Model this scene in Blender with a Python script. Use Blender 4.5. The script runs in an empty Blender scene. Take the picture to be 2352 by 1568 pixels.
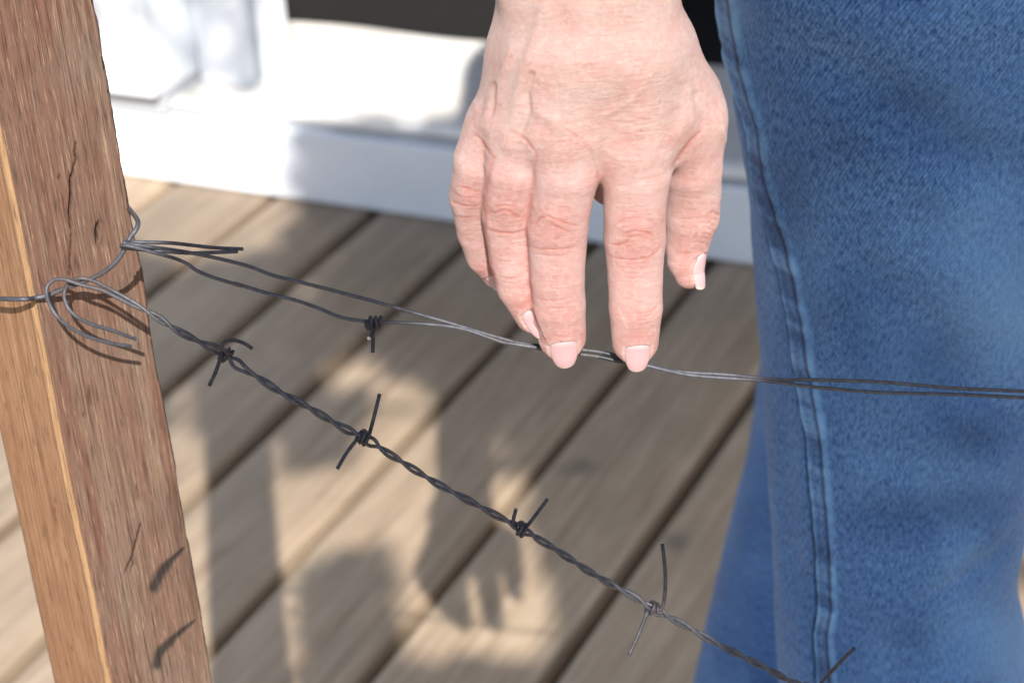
import bpy, math, random
import numpy as np
R = math.radians
rng = np.random.default_rng(7)
random.seed(7)
SC = bpy.context.scene
COL = SC.collection

# ------------------------------------------------------------------ camera
FPX = 5200.0                       # focal length for a 2352 px wide picture
PITCH, ROLL, CAMH = 0.4719, 0.0683, 1.103
fw = np.array([0, math.cos(PITCH), -math.sin(PITCH)])
r0 = np.array([1.0, 0, 0]); d0 = np.cross(fw, r0)
RR = math.cos(ROLL) * r0 + math.sin(ROLL) * d0      # right
DD = -math.sin(ROLL) * r0 + math.cos(ROLL) * d0     # down
CP = np.array([0, 0, CAMH])
cam = bpy.data.cameras.new('camera')
camo = bpy.data.objects.new('camera', cam); COL.objects.link(camo)
from mathutils import Matrix, Vector
M = Matrix(((RR[0], -DD[0], -fw[0], CP[0]), (RR[1], -DD[1], -fw[1], CP[1]), (RR[2], -DD[2], -fw[2], CP[2]), (0, 0, 0, 1)))
camo.matrix_world = M
cam.sensor_width = 36; cam.lens = FPX / 2352 * 36
cam.clip_start = 0.02; cam.clip_end = 200
cam.dof.use_dof = True; cam.dof.focus_distance = 0.825; cam.dof.aperture_fstop = 14.0
cam.dof.aperture_blades = 8
SC.camera = camo

# ------------------------------------------------------------------ light
L = np.array([-0.067, 0.776, -0.627]); L /= np.linalg.norm(L)
sun = bpy.data.lights.new('sun', 'SUN'); sun.energy = 5.0; sun.angle = R(0.53); sun.color = (1.0, 0.955, 0.89)
so = bpy.data.objects.new('sun', sun); COL.objects.link(so)
so.rotation_euler = Vector(L).to_track_quat('-Z', 'Y').to_euler(); so.location = (0, -3, 6)
W = bpy.data.worlds.new('World'); SC.world = W; W.use_nodes = True
nt = W.node_tree; bg = nt.nodes['Background']
sk = nt.nodes.new('ShaderNodeTexSky'); sk.sky_type = 'NISHITA'; sk.sun_disc = False
sk.sun_elevation = math.asin(-L[2]); sk.sun_rotation = math.atan2(-L[0], -L[1]) % (2 * math.pi)
nt.links.new(sk.outputs[0], bg.inputs[0]); bg.inputs[1].default_value = 0.090
SC.view_settings.view_transform = 'Standard'; SC.view_settings.look = 'None'
SC.view_settings.exposure = 0.85; SC.view_settings.gamma = 1
SC.render.engine = 'CYCLES'

# ------------------------------------------------------------------ helpers
def at(u, v, Z):                    # a point in metres, Z metres along the view axis
    return CP + ((u - 1176) * RR + (v - 784) * DD + FPX * fw) * (Z / FPX)
def deck(u, v, h=0.0):
    ray = (u - 1176) * RR + (v - 784) * DD + FPX * fw
    return CP + ray * ((CAMH - h) / -ray[2])
def uvz(P):
    q = np.asarray(P) - CP
    Z = q @ fw
    return 1176 + FPX * (q @ RR) / Z, 784 + FPX * (q @ DD) / Z, Z
def tag(o, label=None, cat=None, group=None, kind=None):
    if label: o['label'] = label
    if cat: o['category'] = cat
    if group: o['group'] = group
    if kind: o['kind'] = kind
    return o
def empty(name, loc=(0, 0, 0)):
    o = bpy.data.objects.new(name, None); COL.objects.link(o); o.location = [float(c) for c in loc]
    o.empty_display_size = 0.05
    return o
def mesh(name, V, F, mat, parent=None, smooth=True, attrs=None, uv=None):
    m = bpy.data.meshes.new(name)
    V = np.asarray(V, float)
    off = np.array(parent_world(parent)) if parent else np.zeros(3)
    V = V - off
    if isinstance(F, np.ndarray):
        n = F.shape[1]
        m.vertices.add(len(V)); m.vertices.foreach_set('co', V.astype(np.float32).ravel())
        m.loops.add(F.size); m.loops.foreach_set('vertex_index', F.astype(np.int32).ravel())
        m.polygons.add(len(F)); m.polygons.foreach_set('loop_start', np.arange(0, F.size, n, dtype=np.int32))
        m.update(calc_edges=True)
    else:
        m.from_pydata([tuple(v) for v in V], [], [tuple(f) for f in F])
    m.validate()
    if smooth: m.polygons.foreach_set('use_smooth', [True] * len(m.polygons))
    for k, a in (attrs or {}).items():
        a = np.asarray(a, np.float32)
        if a.ndim == 2:
            at_ = m.attributes.new(k, 'FLOAT_COLOR', 'POINT')
            if a.shape[1] == 3: a = np.concatenate([a, np.ones((len(a), 1), np.float32)], 1)
            at_.data.foreach_set('color', a.ravel())
        else:
            at_ = m.attributes.new(k, 'FLOAT', 'POINT'); at_.data.foreach_set('value', a)
    if uv is not None:
        at_ = m.attributes.new('st', 'FLOAT_VECTOR', 'POINT')
        at_.data.foreach_set('vector', np.asarray(uv, np.float32).ravel())
    m.materials.append(mat)
    o = bpy.data.objects.new(name, m); COL.objects.link(o)
    if parent: o.parent = parent
    return o
def parent_world(p):
    t = np.zeros(3)
    while p is not None:
        t = t + np.array(p.location); p = p.parent
    return t
def catmull(P, n):
    """resample a polyline smoothly: n points spread by chord length"""
    P = np.asarray(P, float)
    d = np.r_[0, np.cumsum(np.linalg.norm(np.diff(P, axis=0), axis=1) ** 0.5 + 1e-9)]
    T = np.zeros_like(P)
    T[1:-1] = (P[2:] - P[:-2]) / (d[2:] - d[:-2])[:, None]
    T[0] = (P[1] - P[0]) / (d[1] - d[0]); T[-1] = (P[-1] - P[-2]) / (d[-1] - d[-2])
    t = np.linspace(0, d[-1], n * 4)
    i = np.clip(np.searchsorted(d, t, side='right') - 1, 0, len(d) - 2)
    h = (d[i + 1] - d[i]); s = ((t - d[i]) / h)[:, None]; h = h[:, None]
    Q = (2 * s**3 - 3 * s**2 + 1) * P[i] + (s**3 - 2 * s**2 + s) * h * T[i] + (-2 * s**3 + 3 * s**2) * P[i + 1] + (s**3 - s**2) * h * T[i + 1]
    a = np.r_[0, np.cumsum(np.linalg.norm(np.diff(Q[:, :3], axis=0), axis=1))]
    tt = np.linspace(0, a[-1], n)
    return np.stack([np.interp(tt, a, Q[:, k]) for k in range(Q.shape[1])], 1)
def tube(P, r, k=10):
    """swept round wire through P (n,3), closed flat-cut ends; returns V,F lists"""
    P = np.asarray(P, float); n = len(P)
    T = np.gradient(P, axis=0); T /= np.linalg.norm(T, axis=1)[:, None]
    a = np.array([0, 0, 1.0]) if abs(T[0][2]) < 0.9 else np.array([1.0, 0, 0])
    N = np.cross(T[0], a); N /= np.linalg.norm(N)
    r = np.broadcast_to(r, (n,))
    V = []; th = np.arange(k) * 2 * math.pi / k
    for i in range(n):
        N = N - T[i] * (N @ T[i]); N /= np.linalg.norm(N); B = np.cross(T[i], N)
        V.append(P[i] + r[i] * (np.cos(th)[:, None] * N + np.sin(th)[:, None] * B))
    V = np.concatenate(V)
    F = [(i * k + j, i * k + (j + 1) % k, (i + 1) * k + (j + 1) % k, (i + 1) * k + j) for i in range(n - 1) for j in range(k)]
    F.append(tuple(range(k))[::-1]); F.append(tuple((n - 1) * k + j for j in range(k)))
    return V, F
def join(parts):
    V = []; F = []; o = 0
    for v, f in parts:
        V.append(np.asarray(v)); F += [tuple(int(i) + o for i in q) for q in f]; o += len(v)
    return np.concatenate(V), F
def box(x0, x1, y0, y1, z0, z1, tf=None, bev=0.0):
    """box with optional chamfered edges"""
    c = np.array([[x0, y0, z0], [x1, y1, z1]], float)
    if bev <= 0:
        V = np.array([[c[i][0], c[j][1], c[k][2]] for i in (0, 1) for j in (0, 1) for k in (0, 1)])
        F = [(0, 1, 3, 2), (4, 6, 7, 5), (0, 4, 5, 1), (2, 3, 7, 6), (0, 2, 6, 4), (1, 5, 7, 3)]
    else:
        import bmesh
        bm = bmesh.new(); bmesh.ops.create_cube(bm, size=1)
        for v in bm.verts:
            v.co = [c[0][k] + (v.co[k] + 0.5) * (c[1][k] - c[0][k]) for k in range(3)]
        bmesh.ops.bevel(bm, geom=list(bm.edges), offset=bev, segments=3, affect='EDGES', profile=0.5)
        bm.verts.index_update()
        V = np.array([v.co[:] for v in bm.verts]); F = [tuple(v.index for v in f.verts) for f in bm.faces]; bm.free()
    if tf is not None: V = tf(V)
    return V, F
def hashnoise(P, scale, seed=0, octaves=3):
    """smooth value noise on (n,3) points, about -1..1"""
    out = np.zeros(len(P)); amp = 1; tot = 0
    for o in range(octaves):
        q = P * scale * 2**o + seed * 17.3 + o * 31.7
        i = np.floor(q).astype(np.int64); f = q - i; f = f * f * (3 - 2 * f)
        v = 0
        for dx in (0, 1):
            for dy in (0, 1):
                for dz in (0, 1):
                    h = ((i[:, 0] + dx) * 73856093 ^ (i[:, 1] + dy) * 19349663 ^ (i[:, 2] + dz) * 83492791) & 0x7fffffff
                    h = (h * 1103515245 + 12345) & 0x7fffffff; h = (h ^ (h >> 13)) * 1274126177 & 0x7fffffff
                    w = (f[:, 0] if dx else 1 - f[:, 0]) * (f[:, 1] if dy else 1 - f[:, 1]) * (f[:, 2] if dz else 1 - f[:, 2])
                    v = v + w * (h / 0x7fffffff * 2 - 1)
        out += v * amp; tot += amp; amp *= 0.5
    return out / tot
def pdist(U, Vv, poly):
    """distance and arc fraction from points (U,V) to a polyline"""
    poly = np.asarray(poly, float); best = np.full(U.shape, 1e9); frac = np.zeros(U.shape); side = np.zeros(U.shape)
    seg = np.linalg.norm(np.diff(poly, axis=0), axis=1); cum = np.r_[0, np.cumsum(seg)]
    for k in range(len(poly) - 1):
        a = poly[k]; b = poly[k + 1]; ab = b - a
        t = np.clip(((U - a[0]) * ab[0] + (Vv - a[1]) * ab[1]) / (ab @ ab), 0, 1)
        dx = U - a[0] - t * ab[0]; dy = Vv - a[1] - t * ab[1]
        d = np.hypot(dx, dy); m = d < best
        best = np.where(m, d, best); frac = np.where(m, (cum[k] + t * seg[k]) / cum[-1], frac)
        side = np.where(m, np.sign(dx * ab[1] - dy * ab[0]), side)
    return best, frac, side
sm = lambda a, b, x: (lambda t: t * t * (3 - 2 * t))(np.clip((x - a) / (b - a), 0, 1))

# ------------------------------------------------------------------ materials
class NT:
    def __init__(s, name):
        s.m = bpy.data.materials.new(name); s.m.use_nodes = True; s.t = s.m.node_tree; s.b = s.t.nodes['Principled BSDF']
    def n(s, ty, **kw):
        x = s.t.nodes.new('ShaderNode' + ty)
        for k, v in kw.items():
            if k.startswith('i_'):
                key = k[2:]; key = int(key) if key.isdigit() else key.replace('_', ' ')
                x.inputs[key].default_value = v
            else: setattr(x, k, v)
        return x
    def l(s, a, b): s.t.links.new(a, b)
    def bs(s, key, v):
        if key in s.b.inputs:
            if hasattr(v, 'links') or hasattr(v, 'is_linked'): s.l(v, s.b.inputs[key])
            else: s.b.inputs[key].default_value = v
    def coord(s, attr=None, scale=(1, 1, 1), rot=(0, 0, 0)):
        if attr:
            a = s.n('Attribute', attribute_name=attr).outputs['Vector']
        else: a = s.n('NewGeometry').outputs['Position']
        mp = s.n('Mapping'); mp.inputs['Scale'].default_value = scale; mp.inputs['Rotation'].default_value = rot
        s.l(a, mp.inputs[0]); return mp.outputs[0]
    def noise(s, vec, sc, det=4, rough=0.55, dist=0):
        x = s.n('TexNoise', i_Scale=sc, i_Detail=det, i_Roughness=rough, i_Distortion=dist); s.l(vec, x.inputs['Vector']); return x.outputs['Fac']
    def ramp(s, f, stops):
        x = s.n('ValToRGB'); e = x.color_ramp.elements
        while len(e) < len(stops): e.new(0.5)
        for q, (p, c) in zip(e, stops): q.position = p; q.color = (*c, 1) if len(c) == 3 else c
        s.l(f, x.inputs[0]); return x.outputs[0]
    def mix(s, f, a, b, mode='MIX'):
        x = s.n('MixRGB', blend_type=mode)
        for k, q in enumerate((f, a, b)):
            if hasattr(q, 'links') or hasattr(q, 'is_linked'): s.l(q, x.inputs[k])
            else: x.inputs[k].default_value = q if k == 0 else ((*q, 1) if len(q) == 3 else q)
        return x.outputs[0]
    def math(s, op, a, b=0.0):
        x = s.n('Math', operation=op)
        for k, q in enumerate((a, b)):
            if hasattr(q, 'links') or hasattr(q, 'is_linked'): s.l(q, x.inputs[k])
            else: x.inputs[k].default_value = q
        return x.outputs[0]
    def bump(s, h, dist, strength=1.0, prev=None):
        x = s.n('Bump'); x.inputs['Strength'].default_value = strength; x.inputs['Distance'].default_value = dist
        s.l(h, x.inputs['Height'])
        if prev is not None: s.l(prev, x.inputs['Normal'])
        return x.outputs[0]

def mat_skin():
    s = NT('skin')
    col = s.n('Attribute', attribute_name='col').outputs['Color']
    p = s.coord(scale=(1, 1, 1))
    n1 = s.noise(p, 95, 4, 0.6); n2 = s.noise(p, 420, 3, 0.6)
    c = s.mix(s.math('MULTIPLY', s.ramp(n1, [(0.40, (0, 0, 0)), (0.68, (1, 1, 1))]), 0.5), col, (0.56, 0.265, 0.235))
    c = s.mix(s.math('MULTIPLY', s.ramp(n2, [(0.45, (0, 0, 0)), (0.72, (1, 1, 1))]), 0.30), c, (0.80, 0.63, 0.56))
    fr = s.noise(p, 260, 2, 0.5)
    c = s.mix(s.math('MULTIPLY', s.ramp(fr, [(0.69, (0, 0, 0)), (0.74, (1, 1, 1))]), 0.35), c, (0.36, 0.17, 0.11))
    s.bs('Base Color', c); s.bs('Roughness', 0.52); s.bs('Subsurface Weight', 0.22); s.bs('Subsurface Radius', (0.9, 0.35, 0.2)); s.bs('Subsurface Scale', 0.0035)
    s.bs('Specular IOR Level', 0.38)
    # fine cross-hatched skin cells, wider across the hand than along it
    q = s.coord(scale=(1, 1, 2.1))
    v = s.n('TexVoronoi', feature='DISTANCE_TO_EDGE', i_Scale=560); s.l(s.mix(0.12, q, s.n('TexNoise', i_Scale=500).outputs['Color'], 'ADD'), v.inputs['Vector'])
    h1 = s.ramp(v.outputs['Distance'], [(0.0, (0, 0, 0)), (0.25, (1, 1, 1))])
    q2 = s.coord(scale=(0.55, 0.55, 2.2)); h2 = s.noise(q2, 330, 4, 0.65, 0.4)
    b = s.bump(h1, 0.00012, 0.9); b = s.bump(h2, 0.00055, 0.85, b)
    s.bs('Normal', b); return s.m
def mat_nail():
    s = NT('nail'); col = s.n('Attribute', attribute_name='col').outputs['Color']
    s.bs('Base Color', col); s.bs('Roughness', 0.45); s.bs('Subsurface Weight', 0.2); s.bs('Subsurface Radius', (0.8, 0.3, 0.2)); s.bs('Subsurface Scale', 0.002)
    s.bs('Specular IOR Level', 0.3)
    return s.m
def mat_wire(name='wire_steel', base=(0.105, 0.109, 0.126), dark=(0.06, 0.057, 0.067), rough=0.42):
    s = NT(name); p = s.coord(); n = s.noise(p, 380, 5, 0.65); n2 = s.noise(p, 60, 3)
    c = s.mix(s.ramp(n, [(0.35, (0, 0, 0)), (0.7, (1, 1, 1))]), base, dark)
    c = s.mix(s.math('MULTIPLY', s.ramp(n2, [(0.5, (0, 0, 0)), (0.75, (1, 1, 1))]), 0.5), c, (0.10, 0.075, 0.06))
    s.bs('Base Color', c); s.bs('Metallic', 0.5); s.bs('Specular IOR Level', 0.4); s.bs('Roughness', s.math('ADD', s.math('MULTIPLY', n, 0.3), rough + 0.04))
    s.bs('Normal', s.bump(s.noise(p, 1500, 3), 0.00005, 0.7)); return s.m
def mat_plain(name, c, rough=0.6, metal=0, nz=0.0, sc=20, c2=None, bump=0.0):
    s = NT(name); p = s.coord()
    n = s.noise(p, sc, 5, 0.6)
    if c2 is None: c2 = tuple(x * (1 - nz) for x in c)
    s.bs('Base Color', s.mix(s.ramp(n, [(0.35, (0, 0, 0)), (0.7, (1, 1, 1))]), c, c2)); s.bs('Roughness', rough); s.bs('Metallic', metal)
    if bump: s.bs('Normal', s.bump(n, bump, 0.8))
    return s.m
def mat_postwood():
    s = NT('post_hardwood')
    st = s.coord('st', (1, 1, 1))                       # metres: around, side flag, up
    col = s.n('Attribute', attribute_name='col').outputs['Color']
    face = s.n('Attribute', attribute_name='face').outputs['Fac']
    g1 = s.n('Mapping'); g1.inputs['Scale'].default_value = (1, 1, 0.016); s.l(st, g1.inputs[0])
    g2 = s.n('Mapping'); g2.inputs['Scale'].default_value = (1, 1, 0.05); s.l(st, g2.inputs[0])
    a = s.noise(g1.outputs[0], 620, 6, 0.68, 0.35); b = s.noise(g2.outputs[0], 1500, 3, 0.6, 0.1); big = s.noise(g2.outputs[0], 85, 3, 0.5, 0.8)
    low = s.noise(st, 26, 3, 0.5)
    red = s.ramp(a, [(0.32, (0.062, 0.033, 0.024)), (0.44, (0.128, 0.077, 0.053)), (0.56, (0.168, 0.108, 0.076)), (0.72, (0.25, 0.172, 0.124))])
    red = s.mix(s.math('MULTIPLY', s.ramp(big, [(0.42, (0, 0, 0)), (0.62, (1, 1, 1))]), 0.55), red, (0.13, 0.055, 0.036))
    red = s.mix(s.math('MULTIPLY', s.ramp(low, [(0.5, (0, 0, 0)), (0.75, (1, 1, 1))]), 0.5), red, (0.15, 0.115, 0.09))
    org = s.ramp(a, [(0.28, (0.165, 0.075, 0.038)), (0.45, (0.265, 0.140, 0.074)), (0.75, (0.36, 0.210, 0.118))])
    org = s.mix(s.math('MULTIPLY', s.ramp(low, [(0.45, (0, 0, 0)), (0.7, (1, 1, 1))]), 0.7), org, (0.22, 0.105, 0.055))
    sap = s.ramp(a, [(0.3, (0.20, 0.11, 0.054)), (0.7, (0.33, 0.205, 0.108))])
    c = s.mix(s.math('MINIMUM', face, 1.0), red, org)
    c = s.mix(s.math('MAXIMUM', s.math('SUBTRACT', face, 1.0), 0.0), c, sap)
    pore = s.ramp(b, [(0.36, (0.30, 0.27, 0.25)), (0.46, (1, 1, 1))])
    c = s.mix(0.65, c, pore, 'MULTIPLY')
    fib = s.ramp(b, [(0.60, (0, 0, 0)), (0.68, (1, 1, 1))])
    c = s.mix(s.math('MULTIPLY', fib, 0.5), c, (0.40, 0.27, 0.18))
    c = s.mix(1.0, c, col, 'MULTIPLY')
    s.bs('Base Color', c); s.bs('Roughness', 0.72); s.bs('Specular IOR Level', 0.3)
    x = s.bump(a, 0.0007, 0.7); x = s.bump(b, 0.00035, 0.9, x); s.bs('Normal', x); return s.m
def mat_deck():
    s = NT('deck_timber'); st = s.coord('st', (1, 1, 1)); sh = s.n('Attribute', attribute_name='shade').outputs['Fac']
    g = s.n('Mapping'); g.inputs['Scale'].default_value = (1, 0.05, 1); s.l(st, g.inputs[0])
    a = s.noise(g.outputs[0], 70, 5, 0.6, 0.8); b = s.noise(g.outputs[0], 260, 4, 0.6); low = s.noise(st, 7, 4, 0.6)
    c = s.ramp(a, [(0.3, (0.255, 0.188, 0.128)), (0.55, (0.37, 0.288, 0.210)), (0.8, (0.475, 0.385, 0.292))])
    c = s.mix(s.math('MULTIPLY', s.ramp(low, [(0.45, (0, 0, 0)), (0.7, (1, 1, 1))]), 0.5), c, (0.27, 0.215, 0.155))
    c = s.mix(0.5, c, s.ramp(b, [(0.3, (0.6, 0.6, 0.6)), (0.6, (1, 1, 1))]), 'MULTIPLY')
    c = s.mix(1.0, c, s.n('CombineColor').outputs[0] if False else s.ramp(sh, [(0, (0.72, 0.70, 0.68)), (1, (1.12, 1.08, 1.02))]), 'MULTIPLY')
    pos = s.n('NewGeometry').outputs['Position']
    for (ku, kv), rad in (((1330, 1075), .030), ((1555, 1240), .022)):
        P = deck(ku, kv); sb = s.n('VectorMath', operation='DISTANCE'); wob = s.n('VectorMath', operation='ADD')
        nz = s.n('TexNoise', i_Scale=24); s.l(pos, nz.inputs['Vector']); sc_ = s.n('VectorMath', operation='SCALE', i_Scale=0.035); s.l(nz.outputs['Color'], sc_.inputs[0])
        s.l(pos, wob.inputs[0]); s.l(sc_.outputs[0], wob.inputs[1]); s.l(wob.outputs[0], sb.inputs[0]); sb.inputs[1].default_value = [float(P[0]) + .017, float(P[1]) + .017, .017]
        c = s.mix(s.math('MULTIPLY', s.ramp(s.math('DIVIDE', sb.outputs['Value'], rad), [(0.25, (1, 1, 1)), (0.95, (0, 0, 0))]), 0.6), c, (0.10, 0.085, 0.07))
    s.bs('Base Color', c); s.bs('Roughness', 0.62); s.bs('Normal', s.bump(a, 0.0012, 0.6)); return s.m
def mat_denim():
    s = NT('denim'); st = s.coord('st', (1, 1, 1)); col = s.n('Attribute', attribute_name='col').outputs['Color']
    # twill lines: rising to the right across the leg
    w = s.n('Mapping'); w.inputs['Rotation'].default_value = (0, 0, R(32)); s.l(st, w.inputs[0])
    w2 = s.n('Mapping'); w2.inputs['Scale'].default_value = (1, 0.12, 1); s.l(w.outputs[0], w2.inputs[0])
    tw = s.noise(w2.outputs[0], 1300, 3, 0.6); wa = s.n('TexWave', wave_type='BANDS', bands_direction='X', i_Scale=190, i_Distortion=1.0)
    wa.inputs['Detail'].default_value = 2; wa.inputs['Detail Scale'].default_value = 1.5; s.l(w.outputs[0], wa.inputs['Vector'])
    slub = s.n('Mapping'); slub.inputs['Scale'].default_value = (1.0, 0.45, 1); s.l(st, slub.inputs[0])
    m1 = s.noise(slub.outputs[0], 620, 5, 0.8); m2 = s.noise(st, 130, 4, 0.6); m3 = s.noise(st, 14, 2, 0.5)
    ind = s.mix(s.ramp(m1, [(0.40, (0, 0, 0)), (0.60, (1, 1, 1))]), (0.012, 0.046, 0.165), (0.130, 0.300, 0.620))
    ind = s.mix(s.math('MULTIPLY', s.ramp(tw, [(0.44, (0, 0, 0)), (0.66, (1, 1, 1))]), 0.5), ind, (0.20, 0.37, 0.64))
    ind = s.mix(s.math('MULTIPLY', wa.outputs['Fac'], 0.38), ind, (0.014, 0.035, 0.11))
    ind = s.mix(s.math('MULTIPLY', s.ramp(m2, [(0.45, (0, 0, 0)), (0.7, (1, 1, 1))]), 0.30), ind, (0.075, 0.16, 0.34))
    ind = s.mix(s.math('MULTIPLY', s.ramp(m3, [(0.45, (0, 0, 0)), (0.65, (1, 1, 1))]), 0.25), ind, (0.016, 0.05, 0.17))
    fade_and_lit = s.n('SeparateColor'); s.l(col, fade_and_lit.inputs[0])
    ind = s.mix(fade_and_lit.outputs[0], ind, (0.22, 0.42, 0.68)); ind = s.mix(fade_and_lit.outputs[1], ind, (0.010, 0.024, 0.075)); ind = s.mix(fade_and_lit.outputs[2], ind, (0.10, 0.055, 0.04))
    s.bs('Base Color', ind); s.bs('Roughness', 0.88); s.bs('Specular IOR Level', 0.15); s.bs('Sheen Weight', 0.12)
    b = s.bump(m1, 0.0005, 0.7); b = s.bump(tw, 0.0003, 0.6, b); s.bs('Normal', b); return s.m
SKIN = mat_skin(); NAIL = mat_nail(); WIRE = mat_wire(); BARB = mat_wire('barb_steel', (0.07, 0.07, 0.084), (0.03, 0.027, 0.033), 0.42)
CUT = mat_plain('cut_steel', (0.62, 0.62, 0.66), 0.3, 0.8, 0.2, 900)
FINGER_SHADE = mat_plain('finger_shade', (0.016, 0.017, 0.024), 0.5, 0, 0.3, 900)
POSTW = mat_postwood(); DECKM = mat_deck(); DENIM = mat_denim()
WHITE = mat_plain('white_paint', (0.74, 0.775, 0.82), 0.5, 0, 0, 9, (0.68, 0.72, 0.77), 0.0006)
WORN = mat_plain('worn_white_paint', (0.78, 0.77, 0.75), 0.55, 0, 0, 14, (0.62, 0.58, 0.53), 0.001)
GREYP = mat_plain('grey_shade_and_roof', (0.42, 0.44, 0.47), 0.5, 0, 0.15, 12)  # grey painted for shadow at wall foot and tread lip; plain colour on the roof
DARK = mat_plain('unlit_room', (0.012, 0.011, 0.010), 0.8, 0, 0.4, 6)  # near-black colour stands for the lack of light indoors
EARTH = mat_plain('earth', (0.10, 0.075, 0.055), 0.9, 0, 0.5, 12, None, 0.01)
SHIRT = mat_plain('shirt_cotton', (0.16, 0.17, 0.19), 0.85, 0, 0.25, 90, None, 0.0006)
HAIR = mat_plain('hair', (0.13, 0.085, 0.05), 0.5, 0, 0.4, 200)
LEATHER = mat_plain('boot_leather', (0.09, 0.05, 0.03), 0.5, 0, 0.4, 30, None, 0.001)
ADDED_LEAF = mat_plain('added_leaf', (0.055, 0.10, 0.025), 0.5, 0, 0, 30, (0.085, 0.13, 0.04))
BARK = mat_plain('bark', (0.16, 0.12, 0.09), 0.9, 0, 0.5, 40, None, 0.006)

# ------------------------------------------------------------------ setting: ground, deck
def build_deck():
    V, F = box(-60, 60, -60, 60, -0.62, -0.58)
    tag(mesh('ground', V, F, EARTH, smooth=False), kind='structure')
    hd = -0.4533; n = np.array([math.cos(hd), math.sin(hd), 0]); t = np.array([-n[1], n[0], 0]); off = -10.572
    # board profile across: rounded shoulders, gap centres lie on whole numbers
    pitch = 0.146
    parts = []; ST = []; SH = []
    for k in range(-11, 22):
        g = 0.0074 + random.uniform(-0.0004, 0.0008); w0 = (k + off) * pitch + g; w1 = (k + 1 + off) * pitch - g
        prof = [(w0, -0.03), (w0, -0.006), (w0 + 0.0012, -0.0028), (w0 + 0.004, -0.0007), (w0 + 0.008, 0)]
        prof += [(w0 + 0.04, 0.0004), ((w0 + w1) / 2, 0.0006), (w1 - 0.04, 0.0004)]
        prof += [(w1 - 0.008, 0), (w1 - 0.004, -0.0007), (w1 - 0.0012, -0.0028), (w1, -0.006), (w1, -0.03)]
        t0, t1 = -2.2, None
        # far end stops under the sill: line m = 0.004
        ys = np.linspace(0, 1, 14)
        Vv = []
        for (w, z) in prof:
            p0 = n * w - t * 2.5
            # intersect with wall line: (p - O) . mm = 0.004
            s1 = (0.03 - ((p0[:2] - WO[:2]) @ WM[:2])) / (t[:2] @ WM[:2])
            for y in ys:
                Vv.append(p0 + t * s1 * y + np.array([0, 0, z]))
                ST.append((w + k * 3.1, s1 * y + k * 1.7, z)); SH.append(((k * 7919) % 13) / 13)
        Fv = []
        m = len(ys)
        for i in range(len(prof) - 1):
            for j in range(m - 1):
                Fv.append((i * m + j, (i + 1) * m + j, (i + 1) * m + j + 1, i * m + j + 1))
        parts.append((np.array(Vv), Fv))
    # joists seen through the gaps
    V, F = join(parts)
    o = mesh('deck', V, F, DECKM, smooth=True, attrs={'shade': np.array(SH)}, uv=np.array(ST)); tag(o, kind='structure')
    jp = []
    for y in np.arange(-2, 2.4, 0.45):
        c = WO + WM * (y - 2.2) ; jp.append(box(-2.2, 2.6, y - 2.2, y - 2.155, -0.58, -0.034, tf=wall_tf))
    V, F = join(jp); tag(mesh('deck_frame', V, F, mat_plain('joist_timber', (0.10, 0.08, 0.06), 0.8, 0, 0.4, 20), smooth=False), kind='structure')
WO = np.array([-0.27314595, 2.59197415, 0]); WE = np.array([0.88547967, -0.46467813, 0]); WM = np.array([0.46467813, 0.88547967, 0])
def wall_tf(V):
    return WO + V[:, :1] * WE + V[:, 1:2] * WM + V[:, 2:3] * np.array([0, 0, 1.0])
build_deck()

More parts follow.
